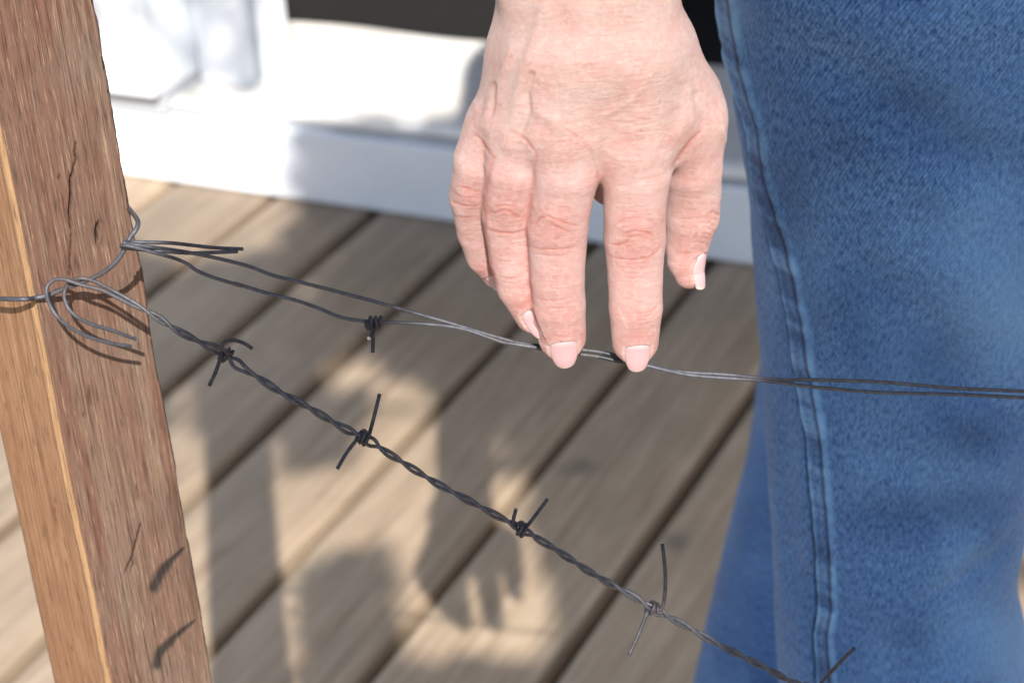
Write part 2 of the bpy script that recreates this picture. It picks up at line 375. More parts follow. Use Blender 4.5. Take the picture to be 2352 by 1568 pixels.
def build_house():
    h = empty('house', WO); tag(h, 'white painted house wall with low step and dark open doorway behind the hand', 'house')
    T = wall_tf
    def p(name, args, mat, bev=0.003):
        V, F = box(*args, tf=T, bev=bev); return mesh(name, V, F, mat, h, smooth=False)
    p('riser', (-2.2, 2.6, 0, 0.03, 0.0015, 0.094), WHITE, 0.004)
    p('lip_shade', (-0.149, 2.6, 0.012, 0.05, 0.0945, 0.102), GREYP, 0.001)  # grey strip drawn for the shadow line under the tread lip
    # worn tread slab with a wavy front edge
    n = 160; xs = np.linspace(-0.165, 2.6, n); ys = np.linspace(0, 1, 16); V = []
    for x in xs:
        fr = 0.006 + 0.006 * math.sin(x * 9) + 0.004 * math.sin(x * 31 + 1)
        for y in ys:
            yy = fr + (0.285 - fr) * y; z = 0.112 + 0.010 * y + 0.0015 * math.sin(x * 23 + y * 9) - (0.006 if y == 0 else 0)
            V.append((x, yy, z))
    for x in xs: V.append((x, 0.010 + 0.006 * math.sin(x * 9) + 0.004 * math.sin(x * 31 + 1), 0.1025))
    F = [(i * 16 + j, (i + 1) * 16 + j, (i + 1) * 16 + j + 1, i * 16 + j + 1) for i in range(n - 1) for j in range(15)]
    F += [(n * 16 + i, n * 16 + i + 1, (i + 1) * 16, i * 16) for i in range(n - 1)]
    F += [(n * 16, 0, *[]) for _ in ()]
    F.append(tuple([n * 16] + list(range(0, 16))))
    mesh('tread', T(np.array(V)), F, WORN, h, smooth=True)
    p('wall', (-2.2, -0.15, -0.03, 0.11, 0.126, 2.7), WHITE, 0.004)
    p('wall_base_shade', (-2.2, -0.150, -0.006, 0.10, 0.0945, 0.1255), GREYP, 0.001)  # painted grey for the shadow band below the wall
    p('door_jamb', (-0.149, -0.075, 0.07, 0.105, 0.113, 2.7), WHITE, 0.003)
    p('door_stop', (-0.068, -0.032, 0.088, 0.108, 0.112, 2.7), WHITE, 0.003)
    p('wall', (0.98, 2.6, 0.002, 0.11, 0.137, 2.7), WHITE, 0.004)
    p('lintel', (-0.15, 0.98, 0.004, 0.11, 2.15, 2.698), WHITE, 0.004)
    # room behind the doorway, its darkness painted in as near-black
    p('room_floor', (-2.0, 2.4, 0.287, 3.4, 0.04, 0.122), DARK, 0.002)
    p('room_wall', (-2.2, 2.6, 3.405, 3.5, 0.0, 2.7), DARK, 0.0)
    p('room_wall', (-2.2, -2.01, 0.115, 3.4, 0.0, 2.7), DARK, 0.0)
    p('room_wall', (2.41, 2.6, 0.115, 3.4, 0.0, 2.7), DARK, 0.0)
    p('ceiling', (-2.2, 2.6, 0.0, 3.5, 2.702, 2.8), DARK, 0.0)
    p('roof', (-2.4, 2.8, -0.28, 3.7, 2.803, 2.86), GREYP, 0.002)
build_house()

# ------------------------------------------------------------------ fence post
K = 1.1                                       # one millimetre at the hand
PB = at(68, 672, 0.837)                       # a point on the near edge
AL = R(40)
PU = np.array([math.cos(AL), math.sin(AL), 0]); PV = np.array([-math.sin(AL), math.cos(AL), 0])   # along the right face; along the left face
PS = 0.0487
def dpt(L, sx, ox, oy): return [(ox + sx * a, oy + sx * b) for a, b in L]
def build_post():
    root = empty('fence_post', (PB[0], PB[1], 0))
    tag(root, 'upright square reddish brown hardwood post with orange left side, wire looped round it', 'post')
    # perimeter: starts on left face, chamfer strip at near edge, right face, then back
    per = []                     # (a,b,arc,faceflag)
    def seg(p, q, n, flag):
        for i in range(n):
            t = i / n; per.append((p[0] + (q[0] - p[0]) * t, p[1] + (q[1] - p[1]) * t, flag))
    c = 0.0021
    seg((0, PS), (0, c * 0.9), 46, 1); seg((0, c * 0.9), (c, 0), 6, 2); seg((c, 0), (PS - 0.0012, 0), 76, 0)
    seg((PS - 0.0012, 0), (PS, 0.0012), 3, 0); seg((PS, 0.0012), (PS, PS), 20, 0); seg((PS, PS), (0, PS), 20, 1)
    per = np.array(per); n = len(per)
    zs = np.r_[np.arange(0.001, 0.56, 0.02), np.arange(0.56, 0.90, 0.0009), np.arange(0.90, 1.25, 0.02)]
    A = np.tile(per[:, 0], len(zs)); B = np.tile(per[:, 1], len(zs)); Fl = np.tile(per[:, 2], len(zs)); Zc = np.repeat(zs, n)
    arc = np.tile(np.r_[0, np.cumsum(np.hypot(*np.diff(per[:, :2], axis=0).T))], len(zs))
    P = np.stack([A, B, Zc], 1)
    # outline roughness
    wav = hashnoise(np.stack([A * 0, B * 0, Zc], 1), 30, 3) * 0.0009
    A2 = A + np.where(A > PS * 0.97, hashnoise(np.stack([B * 4, 0 * B, Zc], 1), 160, 5) * 0.0006 - 0.0006 + wav, 0)
    chw = hashnoise(np.stack([0 * A, 0 * A, Zc], 1), 28, 9)
    strip = (Fl == 2)
    A2 = A2 + np.where(strip, chw * 0.0008, 0)
    W3 = PB * np.array([1, 1, 0]) + A2[:, None] * PU + B[:, None] * PV + Zc[:, None] * np.array([0, 0, 1.0])
    W3[:, 0] -= 0.022 * (Zc - PB[2])              # leans a touch to the left
    q = W3 - CP; Zd = q @ fw; U = 1176 + FPX * (q @ RR) / Zd; Vv = 784 + FPX * (q @ DD) / Zd
    dep = np.zeros(len(A)); col = np.ones((len(A), 3)); fr = (Fl == 0) & (B < 0.002); le = (Fl >= 1) & (A < 0.004)
    pz = lambda l: dpt(l, 0.2930, 0, 402); pt = lambda l: dpt(l, 0.2930, 0, 0); pl = lambda l: dpt(l, 0.4509, 0, 861.3)
    cracks = [  # polyline, half width px, depth m, darkness
        (pt([(600, 1120), (585, 1200), (605, 1245), (580, 1310), (570, 1370), (555, 1410), (562, 1568)]), 1.3, 0.0012, .85),
        (pz([(555, 0), (563, 120), (557, 220), (550, 300), (560, 400)]), 2.6, 0.0022, .93),
        (pz([(560, 400), (560, 500), (552, 640), (548, 780)]), 1.1, 0.001, .7),
        (pz([(775, 375), (765, 430), (768, 500), (765, 530)]), 3.6, 0.0022, .93),
        (pz([(800, 490), (806, 560)]), 1.0, 0.0006, .6),
        (pl([(718, 760), (706, 810), (690, 870), (672, 930), (655, 965), (640, 1000)]), 1.8, 0.0018, .85),
        (pl([(672, 930), (678, 960), (660, 1000)]), 1.2, 0.001, .6),
        (pl([(455, 60), (462, 110), (470, 150)]), 2.2, 0.0008, .55), (pl([(430, 190), (425, 210)]), 1.6, 0.0006, .5),
        (pl([(695, 560), (700, 600), (712, 640)]), 1.0, 0.0005, .4), (pt([(470, 1370), (462, 1400)]), 1.4, 0.0006, .6)]
    for poly, w, d, k in cracks:
        ds, f, _ = pdist(U, Vv, poly); ww = w * (0.35 + 0.65 * np.sin(np.pi * np.clip(f, 0.04, 0.96))) * (1 + 0.35 * hashnoise(P, 600, 2)) + 0.4
        g = np.exp(-(ds / ww) ** 2) * fr
        dep += d * g; col *= (1 - k * g)[:, None]
        col *= (1 - 0.25 * np.exp(-(ds / (ww * 3.5)) ** 2) * fr)[:, None] ** np.array([0.8, 1.0, 1.1])
    dark_streaks = [(pl([(938, 880), (905, 912), (870, 948), (838, 985), (808, 1030), (785, 1080)]), 15, .8),
              (pl([(992, 1250), (960, 1275), (905, 1320), (860, 1365), (820, 1405), (800, 1470)]), 14, .8)]
    for poly, w, k in dark_streaks:  # soft dark diagonal marks, wider towards the lower end
        ds, f, sd = pdist(U, Vv, poly); ww = w * (0.30 + 0.9 * np.minimum(f * 1.25, 1.0))
        ww = ww * (1 + 0.35 * hashnoise(P, 260, 8)); g = (1 - sm(0.25, 1.15, ds / ww)) * fr
        col *= (1 - k * g[:, None] * np.array([1.0, 0.93, 0.86])); dep += 0.0003 * g
    # bruised smudges and dark flecks on the orange face
    fl = sm(0.42, 0.62, hashnoise(P * np.array([1, 1, 0.35]), 260, 11)); col *= (1 - 0.45 * fl * np.where(Fl == 1, 1, 0.4))[:, None]
    # freshly split pale fibres on the right face
    fib = sm(0.30, 0.55, hashnoise(P * np.array([1, 1, 0.12]), 420, 12)) * sm(0.012, 0.045, A) * sm(-0.1, 0.5, hashnoise(P, 38, 13)) * fr
    col = col * (1 + 0.55 * fib[:, None] * np.array([1.3, 0.9, 0.5]))
    dep += 0.00025 * hashnoise(P * np.array([1, 1, 0.06]), 500, 4) + 0.0004 * hashnoise(P * np.array([1, 1, 0.3]), 60, 6)
    Nn = np.where((B < 0.002)[:, None], -PV, -PU) * np.where(((B < 0.002) | (A < 0.004)), 1, 0)[:, None]
    W3 = W3 - Nn * dep[:, None]
    i = np.arange(len(zs) - 1)[:, None] * n; j = np.arange(n)[None, :]; jn = (j + 1) % n
    F = np.stack([i + j, i + jn, i + n + jn, i + n + j], -1).reshape(-1, 4)
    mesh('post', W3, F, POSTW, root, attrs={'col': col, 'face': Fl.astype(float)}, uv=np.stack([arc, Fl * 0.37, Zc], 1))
    top = W3[-n:]; V = np.r_[top, [top.mean(0) + [0, 0, 0.004]]]
    o = mesh('post_top', V, [(k, (k + 1) % n, n) for k in range(n)], POSTW, root, attrs={'col': np.ones((n + 1, 3)), 'face': np.zeros(n + 1)}, uv=V)
build_post()

# ------------------------------------------------------------------ wires
Z0 = 0.841
def d3(pts): return np.array([at(u, v, Z0 + z * 0.001 * K) for u, v, z in pts])
def postz(u, v, gap=0.0):
    """depth (mm past Z0) of the post's right face under a picture point, minus a gap"""
    ray = (u - 1176) * RR + (v - 784) * DD + FPX * fw; nrm = -PV
    t = ((np.array([PB[0], PB[1], 0]) - CP) @ nrm) / (ray @ nrm); P = CP + ray * t
    return ((P - CP) @ fw - Z0) * 1000 / K - gap
def wire(name, pts, r, mat, parent, n=None, k=10, caps=True):
    P = np.asarray(pts); ln = np.linalg.norm(np.diff(P, axis=0), axis=1).sum()
    P = catmull(P, n or max(8, int(ln / 0.0009)))
    V, F = tube(P, r, k)
    o = mesh(name, V, F, mat, parent)
    if caps:
        o.data.materials.append(CUT); o.data.polygons[len(F) - 1].material_index = 1; o.data.polygons[len(F) - 2].material_index = 1
        for q in (len(F) - 1, len(F) - 2): o.data.polygons[q].use_smooth = False
    return o, P
def z3(L): return [(0.293 * a, 402 + 0.293 * b, c) for a, b, c in L]
def z2b(L): return [(402 + 0.293 * a, 631.6 + 0.293 * b, c) for a, b, c in L]

def build_loop():
    V = []
    pz_ = lambda a, b, g: (0.293 * a, 402 + 0.293 * b, postz(0.293 * a, 402 + 0.293 * b, g * (1 + 0.55 * max(0.0, min(1.0, (a - 350) / 450)))))
    # left face: goes round behind the post
    pts = [(-60, 672, 22), (-30, 684, 8)] + z3([(0, 968, -3), (100, 972, -8), (200, 972, -9.5)]) + [pz_(270, 965, 2.6), pz_(380, 940, 5.5), pz_(530, 880, 9.5), pz_(620, 850, 12), pz_(740, 800, 14.5), pz_(850, 735, 17.5), pz_(940, 640, 20), pz_(985, 560, 21), pz_(1020, 490, 21), pz_(1065, 430, 21.5), pz_(1082, 380, 20), pz_(1070, 340, 16), pz_(1040, 300, 9), pz_(1012, 265, 0)]
    pts += [(288, 474, 30), (262, 470, 48), (200, 500, 62), (110, 560, 66), (10, 625, 56), (-55, 668, 30)]
    o, _ = wire('wire_loop', d3(pts), 0.00092, WIRE, None, caps=False)
    tag(o, 'single grey wire loop wrapped loosely round the wooden post', 'wire loop')
build_loop()

def barb(parent, axis_pt, axis_dir, e1, e2, rad, turns=2.0, r=0.00074, mid1=(), mid2=(), phase=0.0, pitch=0.0017, seed=0):
    """a barb: one end, a tight coil round the strand, the other end (its cut tips catch the light)"""
    a = np.asarray(axis_dir); a = a / np.linalg.norm(a); x = np.cross(a, fw); x /= np.linalg.norm(x); y = np.cross(a, x)
    th = np.linspace(0, turns * 2 * math.pi, int(26 * turns)) + phase
    coil = [axis_pt + a * (k / (len(th) - 1) - 0.5) * pitch * turns + rad * (math.cos(t) * x + math.sin(t) * y) for k, t in enumerate(th)]
    pts = [np.asarray(p) for p in e1] + list(mid1) + coil + list(mid2) + [np.asarray(p) for p in e2]
    P = np.array(pts)
    # resample the straight ends finely, keep the coil
    n1 = len(e1) + len(mid1)
    A = catmull(np.array(pts[:n1] + coil[:3]), 30)[:-4]; B = catmull(np.array(coil[-3:] + pts[n1 + len(coil):]), 30)[4:]
    P = np.concatenate([A, np.array(coil[2:-2]), B])
    V, F = tube(P, r, 10)
    o = mesh('barb', V, F, BARB, parent)
    o.data.materials.append(CUT)
    for q in (len(F) - 1, len(F) - 2): o.data.polygons[q].material_index = 1; o.data.polygons[q].use_smooth = False
    return o

def build_lower():
    start = d3([(150, 650, postz(150, 650, 14))])[0]
    root = empty('barbed_wire', start); tag(root, 'lower twisted barbed wire strand sloping from the post down to the right', 'barbed wire', 'barbed wire strands tied to the post')
    g = lambda a, b, gap: (0.293 * a, 402 + 0.293 * b, postz(0.293 * a, 402 + 0.293 * b, gap * 1.25))
    c_uv = [(262, 673), (303, 697), (338, 714), (410, 760), (475, 793), (516, 813), (554, 843), (592, 866), (645, 901), (710, 936), (768, 971), (812, 994), (830, 1001), (871, 1027), (900, 1046), (937, 1069), (1000, 1108), (1078, 1150), (1157, 1192), (1200, 1216), (1283, 1266), (1366, 1320), (1449, 1366), (1498, 1396), (1573, 1436), (1656, 1482), (1739, 1523), (1810, 1561), (1900, 1612), (2100, 1735), (2400, 1910), (3400, 2500)]
    zc = lambda u: -6 + 22 * (u - 262) / 1000 + 26 * max(0, (u - 700)) / 1000
    C = d3([(u, v, zc(u)) for u, v in c_uv])
    C = catmull(C, 1400)
    arc = np.r_[0, np.cumsum(np.linalg.norm(np.diff(C, axis=0), axis=1))]
    T = np.gradient(C, axis=0); T /= np.linalg.norm(T, axis=1)[:, None]
    X = np.cross(T, fw); X /= np.linalg.norm(X, axis=1)[:, None]; Y = np.cross(T, X)
    ph = arc / 0.0225 * 2 * math.pi + 0.6 + 0.5 * np.sin(arc * 60)
    # the strand opens a little just after each barb
    bpos = [(516, 813), (830, 1001), (1193, 1212), (1498, 1396), (1850, 1585)]
    rad = np.full(len(C), 0.00086); idx = []
    for b in bpos:
        q = np.array([uvz(p)[:2] for p in C[::4]]); i = int(np.argmin(np.hypot(*(q - b).T))) * 4; idx.append(i)
        rad += 0.0009 * np.exp(-((arc - arc[i] - 0.0045) / 0.003) ** 2) + 0.00045 * np.exp(-((arc - arc[i] + 0.005) / 0.003) ** 2)
    A = C + rad[:, None] * (np.cos(ph)[:, None] * X + np.sin(ph)[:, None] * Y); B = C - (A - C)
    la = d3([g(1025, 1342, 19), g(880, 1320, 19), g(700, 1270, 18), g(560, 1200, 17), g(450, 1110, 15), g(392, 1020, 12), g(366, 940, 9), g(372, 870, 8), g(420, 824, 9), g(490, 815, 11.5), g(560, 835, 14), g(640, 862, 16), g(740, 885, 18), g(840, 905, 20)])
    lb = d3([g(1062, 1286, 17), g(900, 1225, 17), g(720, 1170, 16), g(610, 1115, 15), g(540, 1050, 13), g(508, 980, 11), g(505, 920, 9.5), g(530, 862, 10), g(580, 822, 12.5), g(650, 810, 15), g(740, 832, 17), g(830, 876, 19), g(890, 905, 20)])
    P1 = np.concatenate([catmull(la, 180), A[14:]]); P2 = np.concatenate([catmull(lb, 180), B[14:]])
    # choose pairing so that the two wires do not jump
    if np.linalg.norm(la[-1] - A[14]) + np.linalg.norm(lb[-1] - B[14]) > np.linalg.norm(la[-1] - B[14]) + np.linalg.norm(lb[-1] - A[14]):
        P1 = np.concatenate([catmull(la, 180), B[14:]]); P2 = np.concatenate([catmull(lb, 180), A[14:]])
    def smooth(P, a, b):
        P = P.copy()
        for _ in range(40): P[a:b] = (P[a - 1:b - 1] + P[a + 1:b + 1] + 2 * P[a:b]) / 4
        return P
    P1 = smooth(P1, 165, 205); P2 = smooth(P2, 165, 205)
    for P in (P1, P2):
        V, F = tube(P, 0.00073, 10); o = mesh('strand', V, F, WIRE, root)
        o.data.materials.append(CUT)
        for q in (len(F) - 1, len(F) - 2): o.data.polygons[q].material_index = 1; o.data.polygons[q].use_smooth = False
    def E(u, v, z): return at(u, v, Z0 + 0.001 * K * (zc(u) + z))
    i1, i2, i3, i4, i5 = idx
    barb(root, C[i1], T[i1], [E(481, 885, -2), E(496, 852, -4)], [E(509, 794, -5), E(522, 783, -4), E(541, 782, -1), E(562, 789, 1), E(579, 800, 2)], 0.00253, 2.0, phase=1.3)
    barb(root, C[i2], T[i2], [E(774, 1077, -1), E(797, 1038, -1)], [E(859, 957, -3), E(872, 904, -4)], 0.00242, 2.5, phase=2.0)
    barb(root, C[i3], T[i3], [E(1185, 1168, -6), E(1179, 1196, -3)], [E(1225, 1189, -2), E(1258, 1145, -3)], 0.00242, 2.0, phase=4.4)
    barb(root, C[i4], T[i4], [E(1444, 1505, -1), E(1468, 1452, -1)], [E(1521, 1395, -2), E(1528, 1350, -3), E(1527, 1300, -3), E(1521, 1247, -3)], 0.00242, 2.0, phase=2.0)
    barb(root, C[i5], T[i5], [E(1790, 1655, 0), E(1820, 1620, 0)], [E(1915, 1535, -3), E(1963, 1486, -4)], 0.00242, 2.0, phase=2.0)
build_lower()

def build_upper():
    root = empty('barbed_wire', d3([(290, 565, 0)])[0]); tag(root, 'upper two-wire barbed strand running from the post under the fingertips', 'barbed wire', 'barbed wire strands tied to the post')
    k = postz(290, 565, 33.5)
    w1 = z3([(1905, 580, 10), (1700, 571, 6), (1500, 550, 2), (1340, 533, k + 6), (1150, 527, k + 3), (1030, 524, k + 1.5), (985, 521, k - 1), (964, 527, k - 2.4), (985, 538, k - 2.2), (1050, 545, k - 1.2), (1200, 566, k + 1), (1450, 602, -4), (1700, 652, -2), (1950, 715, -1)]) + z2b([(760, 0, 0), (1000, 60, 0), (1500, 190, 1), (1960, 320, 1)]) + [(1035, 742, 1), (1093, 760, 1), (1152, 777, 1.2), (1181, 785, 1.6), (1225, 793, 2.2), (1334, 803, 2.2), (1386, 810, 2), (1440, 825, 2), (1480, 835, 2), (1533, 849, 2), (1591, 856, 3), (1665, 860, 4), (1744, 868, 5), (1802, 872, 6), (1875, 872, 6), (2022, 877, 8), (2179, 890, 10), (2352, 898, 12), (2700, 912, 18), (3400, 945, 30), (6500, 1110, 60)]
    w2 = z3([(1860, 600, 8), (1700, 606, 4), (1500, 612, 1), (1350, 603, k + 5), (1150, 588, k + 2.5), (1030, 578, k + 0.8), (965, 567, k - 1), (948, 556, k - 2.2), (975, 551, k - 3.4), (1050, 565, k - 3.2), (1150, 592, k - 1.5), (1300, 633, k + 2), (1400, 665, -5), (1470, 697, -4), (1530, 742, -3), (1600, 775, -2), (1700, 812, -1), (1900, 870, 0)]) + z2b([(450, 60, 0), (750, 150, 0), (950, 200, 0), (1150, 270, 0), (1250, 315, 0), (1350, 343, 0), (1450, 357, 0), (1560, 364, 0), (1700, 371, 0), (1960, 383, 0)]) + [(1035, 750, 0), (1070, 757, -0.5), (1093, 764, -0.6), (1152, 785, 0), (1181, 790, 0.6), (1225, 797, 1.0), (1322, 812, 1.0), (1375, 819, 1.0), (1416, 828, 1.0), (1480, 838, 1.0), (1533, 851, 1.2), (1591, 862, 2), (1665, 868, 3), (1744, 873, 4), (1802, 880, 5.5), (1875, 889, 6), (2022, 901, 8), (2179, 905, 10), (2352, 913, 12), (2700, 930, 18), (3400, 965, 30), (6500, 1130, 60)]
    for w in (w1, w2): wire('strand', d3(w), 0.00071, WIRE, root)
    A = at(858, 741, Z0); T = at(900, 741, Z0) - A
    E = lambda u, v, z: at(u, v, Z0 + 0.001 * K * z)
    barb(root, A, T, [E(847, 777, -9), E(855, 760, -5)], [E(857, 762, 2), E(857, 785, 2), E(856, 810, 2)], 0.00209, 3.0, phase=1.0, pitch=0.0019)
    # shadows of the fingertips, painted as dark bands on the wires
    def band(w, u0, u1):
        P = catmull(d3(w), 6000); q = np.array([uvz(p)[0] for p in P]); i0 = 0
        sel = [i for i in range(len(P)) if u0 <= q[i] <= u1]
        V, F = tube(P[sel], 0.00082, 12); mesh('finger_shadow', V, F, FINGER_SHADE, root)
    band(w1, 1225, 1262); band(w2, 1232, 1262); band(w1, 1386, 1482); band(w2, 1375, 1484)
build_upper()

# ------------------------------------------------------------------ the person: one continuous skin grown from a distance field
class Field:
    """signed distance on a regular grid in camera-aligned millimetres"""
    def __init__(s, lo, hi, h):
        s.h = h; s.lo = np.array(lo, float); s.n = np.ceil((np.array(hi) - s.lo) / h).astype(int) + 1
        s.D = np.full(s.n, 60.0, np.float32)
        s.ax = [s.lo[k] + h * np.arange(s.n[k]) for k in range(3)]
    def view(s, lo, hi):
        i0 = np.clip(np.floor((np.array(lo) - s.lo) / s.h).astype(int), 0, s.n); i1 = np.clip(np.ceil((np.array(hi) - s.lo) / s.h).astype(int) + 1, 0, s.n)
        sl = tuple(slice(a, b) for a, b in zip(i0, i1))
        X = s.ax[0][sl[0]].astype(np.float32)[:, None, None]; Y = s.ax[1][sl[1]].astype(np.float32)[None, :, None]; Zz = s.ax[2][sl[2]].astype(np.float32)[None, None, :]
        return sl, X, Y, Zz
    def add(s, d, sl, k):
        a = s.D[sl]
        if k <= 0: s.D[sl] = np.minimum(a, d); return
        h = np.clip(k - np.abs(a - d), 0, None) / k
        s.D[sl] = np.minimum(a, d) - h * h * h * k / 6
    def sub(s, d, sl, k):
        a = s.D[sl]; d = -d
        h = np.clip(k - np.abs(a - d), 0, None) / k
        s.D[sl] = np.maximum(a, d) + h * h * h * k / 6
def cone_d(X, Y, Zz, a, b, ra, rb, flat=None):
    """rounded cone; flat=(direction, factor) squeezes the section along a direction"""
    ab = (b - a); l2 = float(ab @ ab)
    px = X - a[0]; py = Y - a[1]; pz = Zz - a[2]
    t = np.clip((px * ab[0] + py * ab[1] + pz * ab[2]) / l2, 0, 1)
    dx = px - t * ab[0]; dy = py - t * ab[1]; dz = pz - t * ab[2]
    if flat is not None:
        n, f = flat; q = dx * n[0] + dy * n[1] + dz * n[2]; g = (1 / f - 1) * q
        dx = dx + g * n[0]; dy = dy + g * n[1]; dz = dz + g * n[2]
    return np.sqrt(dx * dx + dy * dy + dz * dz) - (ra + t * (rb - ra))
def chain(fld, pts, k, kk=None, flat=None, into=None):
    """a limb of rounded cones, blended inside itself, then blended into the field"""
    tgt = into or fld
    P = np.array([p[:3] for p in pts]); r = np.array([p[3] for p in pts]); m = r.max() + 14
    sl, X, Y, Zz = tgt.view(P.min(0) - m, P.max(0) + m)
    d = None
    for i in range(len(pts) - 1):
        e = cone_d(X, Y, Zz, P[i], P[i + 1], r[i], r[i + 1], flat)
        if d is None: d = e
        else:
            kq = kk or 3.0; h = np.clip(kq - np.abs(d - e), 0, None) / kq; d = np.minimum(d, e) - h * h * h * kq / 6
    tgt.add(d, sl, k)
def ell(fld, c, r, k, sub=False):
    c = np.array(c, float); r = np.array(r, float); m = r.max() + 12
    sl, X, Y, Zz = fld.view(c - m, c + m)
    q = np.sqrt(((X - c[0]) / r[0])**2 + ((Y - c[1]) / r[1])**2 + ((Zz - c[2]) / r[2])**2)
    d = (q - 1) * r.min()
    (fld.sub if sub else fld.add)(d, sl, k)
def surface(fld, clip_y=None):
    """surface nets; returns V (local mm), quads, unit normals"""
    D = fld.D; s = D < 0; n = D.shape
    c = np.zeros(tuple(k - 1 for k in n), np.int8)
    for dx in (0, 1):
        for dy in (0, 1):
            for dz in (0, 1): c += s[dx:n[0] - 1 + dx, dy:n[1] - 1 + dy, dz:n[2] - 1 + dz]
    act = (c > 0) & (c < 8); idx = np.full(c.shape, -1, np.int32); I = np.argwhere(act); idx[act] = np.arange(len(I))
    acc = np.zeros((len(I), 3)); cnt = np.zeros(len(I))
    corner = {}
    for dx in (0, 1):
        for dy in (0, 1):
            for dz in (0, 1): corner[(dx, dy, dz)] = D[I[:, 0] + dx, I[:, 1] + dy, I[:, 2] + dz].astype(float)
    for ax in range(3):
        for a in (0, 1):
            for b in (0, 1):
                c0 = [0, 0, 0]; o = [k for k in range(3) if k != ax]; c0[o[0]] = a; c0[o[1]] = b; c1 = list(c0); c1[ax] = 1
                v0 = corner[tuple(c0)]; v1 = corner[tuple(c1)]; cr = (v0 < 0) != (v1 < 0)
                t = np.where(cr, v0 / np.where(cr, v0 - v1, 1), 0); p = np.tile(np.array(c0, float), (len(I), 1)); p[:, ax] = t
                acc += p * cr[:, None]; cnt += cr
    V = fld.lo + (I + acc / cnt[:, None]) * fld.h
    Q = []
    for ax in range(3):
        o = [k for k in range(3) if k != ax]
        sh = [slice(1, k - 1) for k in n]; sh[ax] = slice(0, n[ax] - 1)
        s0 = s[tuple(sh)]; sh2 = list(sh); sh2[ax] = slice(1, n[ax]); s1 = s[tuple(sh2)]
        E = np.argwhere(s0 != s1); E[:, o[0]] += 1; E[:, o[1]] += 1
        inside = s[E[:, 0], E[:, 1], E[:, 2]]
        def g(a, b):
            q = E.copy(); q[:, o[0]] -= a; q[:, o[1]] -= b; return idx[q[:, 0], q[:, 1], q[:, 2]]
        f = np.stack([g(1, 1), g(0, 1), g(0, 0), g(1, 0)], 1)
        flip = inside if ax != 1 else ~inside
        f[~flip] = f[~flip][:, ::-1]; Q.append(f)
    Q = np.concatenate(Q); Q = Q[(Q >= 0).all(1)]
    # normals from the field gradient
    gi = (V - fld.lo) / fld.h; i = np.clip(np.round(gi).astype(int), 1, np.array(n) - 2)
    G = np.stack([D[tuple((i + e).T)] - D[tuple((i - e).T)] for e in np.eye(3, dtype=int)], 1).astype(float)
    G /= np.linalg.norm(G, axis=1)[:, None] + 1e-9
    return V, Q, G
def relax(V, Q, it=2, lam=0.5):
    n = len(V)
    for _ in range(it):
        S = np.zeros_like(V); C = np.zeros(n)
        for a, b in ((0, 1), (1, 2), (2, 3), (3, 0)):
            for k in range(3):
                S[:, k] += np.bincount(Q[:, a], V[Q[:, b], k], n) + np.bincount(Q[:, b], V[Q[:, a], k], n)
            C += np.bincount(Q[:, a], minlength=n) + np.bincount(Q[:, b], minlength=n)
        V = V + lam * (S / np.maximum(C, 1)[:, None] - V)
    return V
def vnormals(V, Q):
    a = V[Q[:, 2]] - V[Q[:, 0]]; b = V[Q[:, 3]] - V[Q[:, 1]]; f = np.cross(a, b); N = np.zeros_like(V)
    for j in range(4):
        for k in range(3): N[:, k] += np.bincount(Q[:, j], f[:, k], len(V))
    return N / (np.linalg.norm(N, axis=1)[:, None] + 1e-12)
# hand coordinates: picture place on the 2352 px frame + depth past Z0 (mm) -> camera-aligned mm
KR = 1.115
def hp(u, v, z, r=None):
    Z = Z0 * 1000 + z * K
    q = ((u - 1176) / FPX * Z, (v - 784) / FPX * Z, Z)
    return q if r is None else (*q, r * KR)
def to_world(V): return CP + (V[:, :1] * RR + V[:, 1:2] * DD + V[:, 2:3] * fw) * 0.001
def wl(P):
    q = (np.asarray(P, float) - CP) * 1000; return (q @ RR, q @ DD, q @ fw)

INDEX = [(1450, 322, -46, 12.6), (1461, 400, -42, 11.0), (1458, 480, -35, 9.9), (1458, 545, -28, 10.0), (1459, 640, -21, 8.85), (1460, 706, -16, 8.75), (1459, 783, -8.4, 7.75)]
MIDDLE = [(1296, 292, -54, 12.2), (1301, 390, -48, 10.7), (1290, 460, -41, 9.7), (1280, 520, -34, 9.9), (1280, 635, -24, 8.8), (1283, 698, -17.5, 8.8), (1291, 773, -9.2, 7.95)]
RING = [(1204, 292, -46, 11.4), (1184, 385, -42, 9.6), (1175, 440, -35, 9.0), (1172, 488, -28, 9.3), (1183, 590, -18, 8.5), (1198, 655, -13, 8.2), (1229, 719, -9, 7.0)]
PINKY = [(1140, 292, -37, 10.2), (1108, 370, -32, 9.3), (1098, 415, -26, 8.6), (1093, 450, -20, 8.7), (1103, 530, -9, 7.7), (1121, 582, -2, 7.5), (1149, 622, 2, 6.3)]
THUMB = [(1583, 290, -33, 11.3), (1591, 385, -24, 9.7), (1593, 440, -17, 9.0), (1590, 496, -11, 9.0), (1578, 560, -5, 7.3), (1577, 600, -4, 6.4), (1583, 628, -3, 5.2)]
ELBOW = np.array([0.075, 0.92, 1.10])

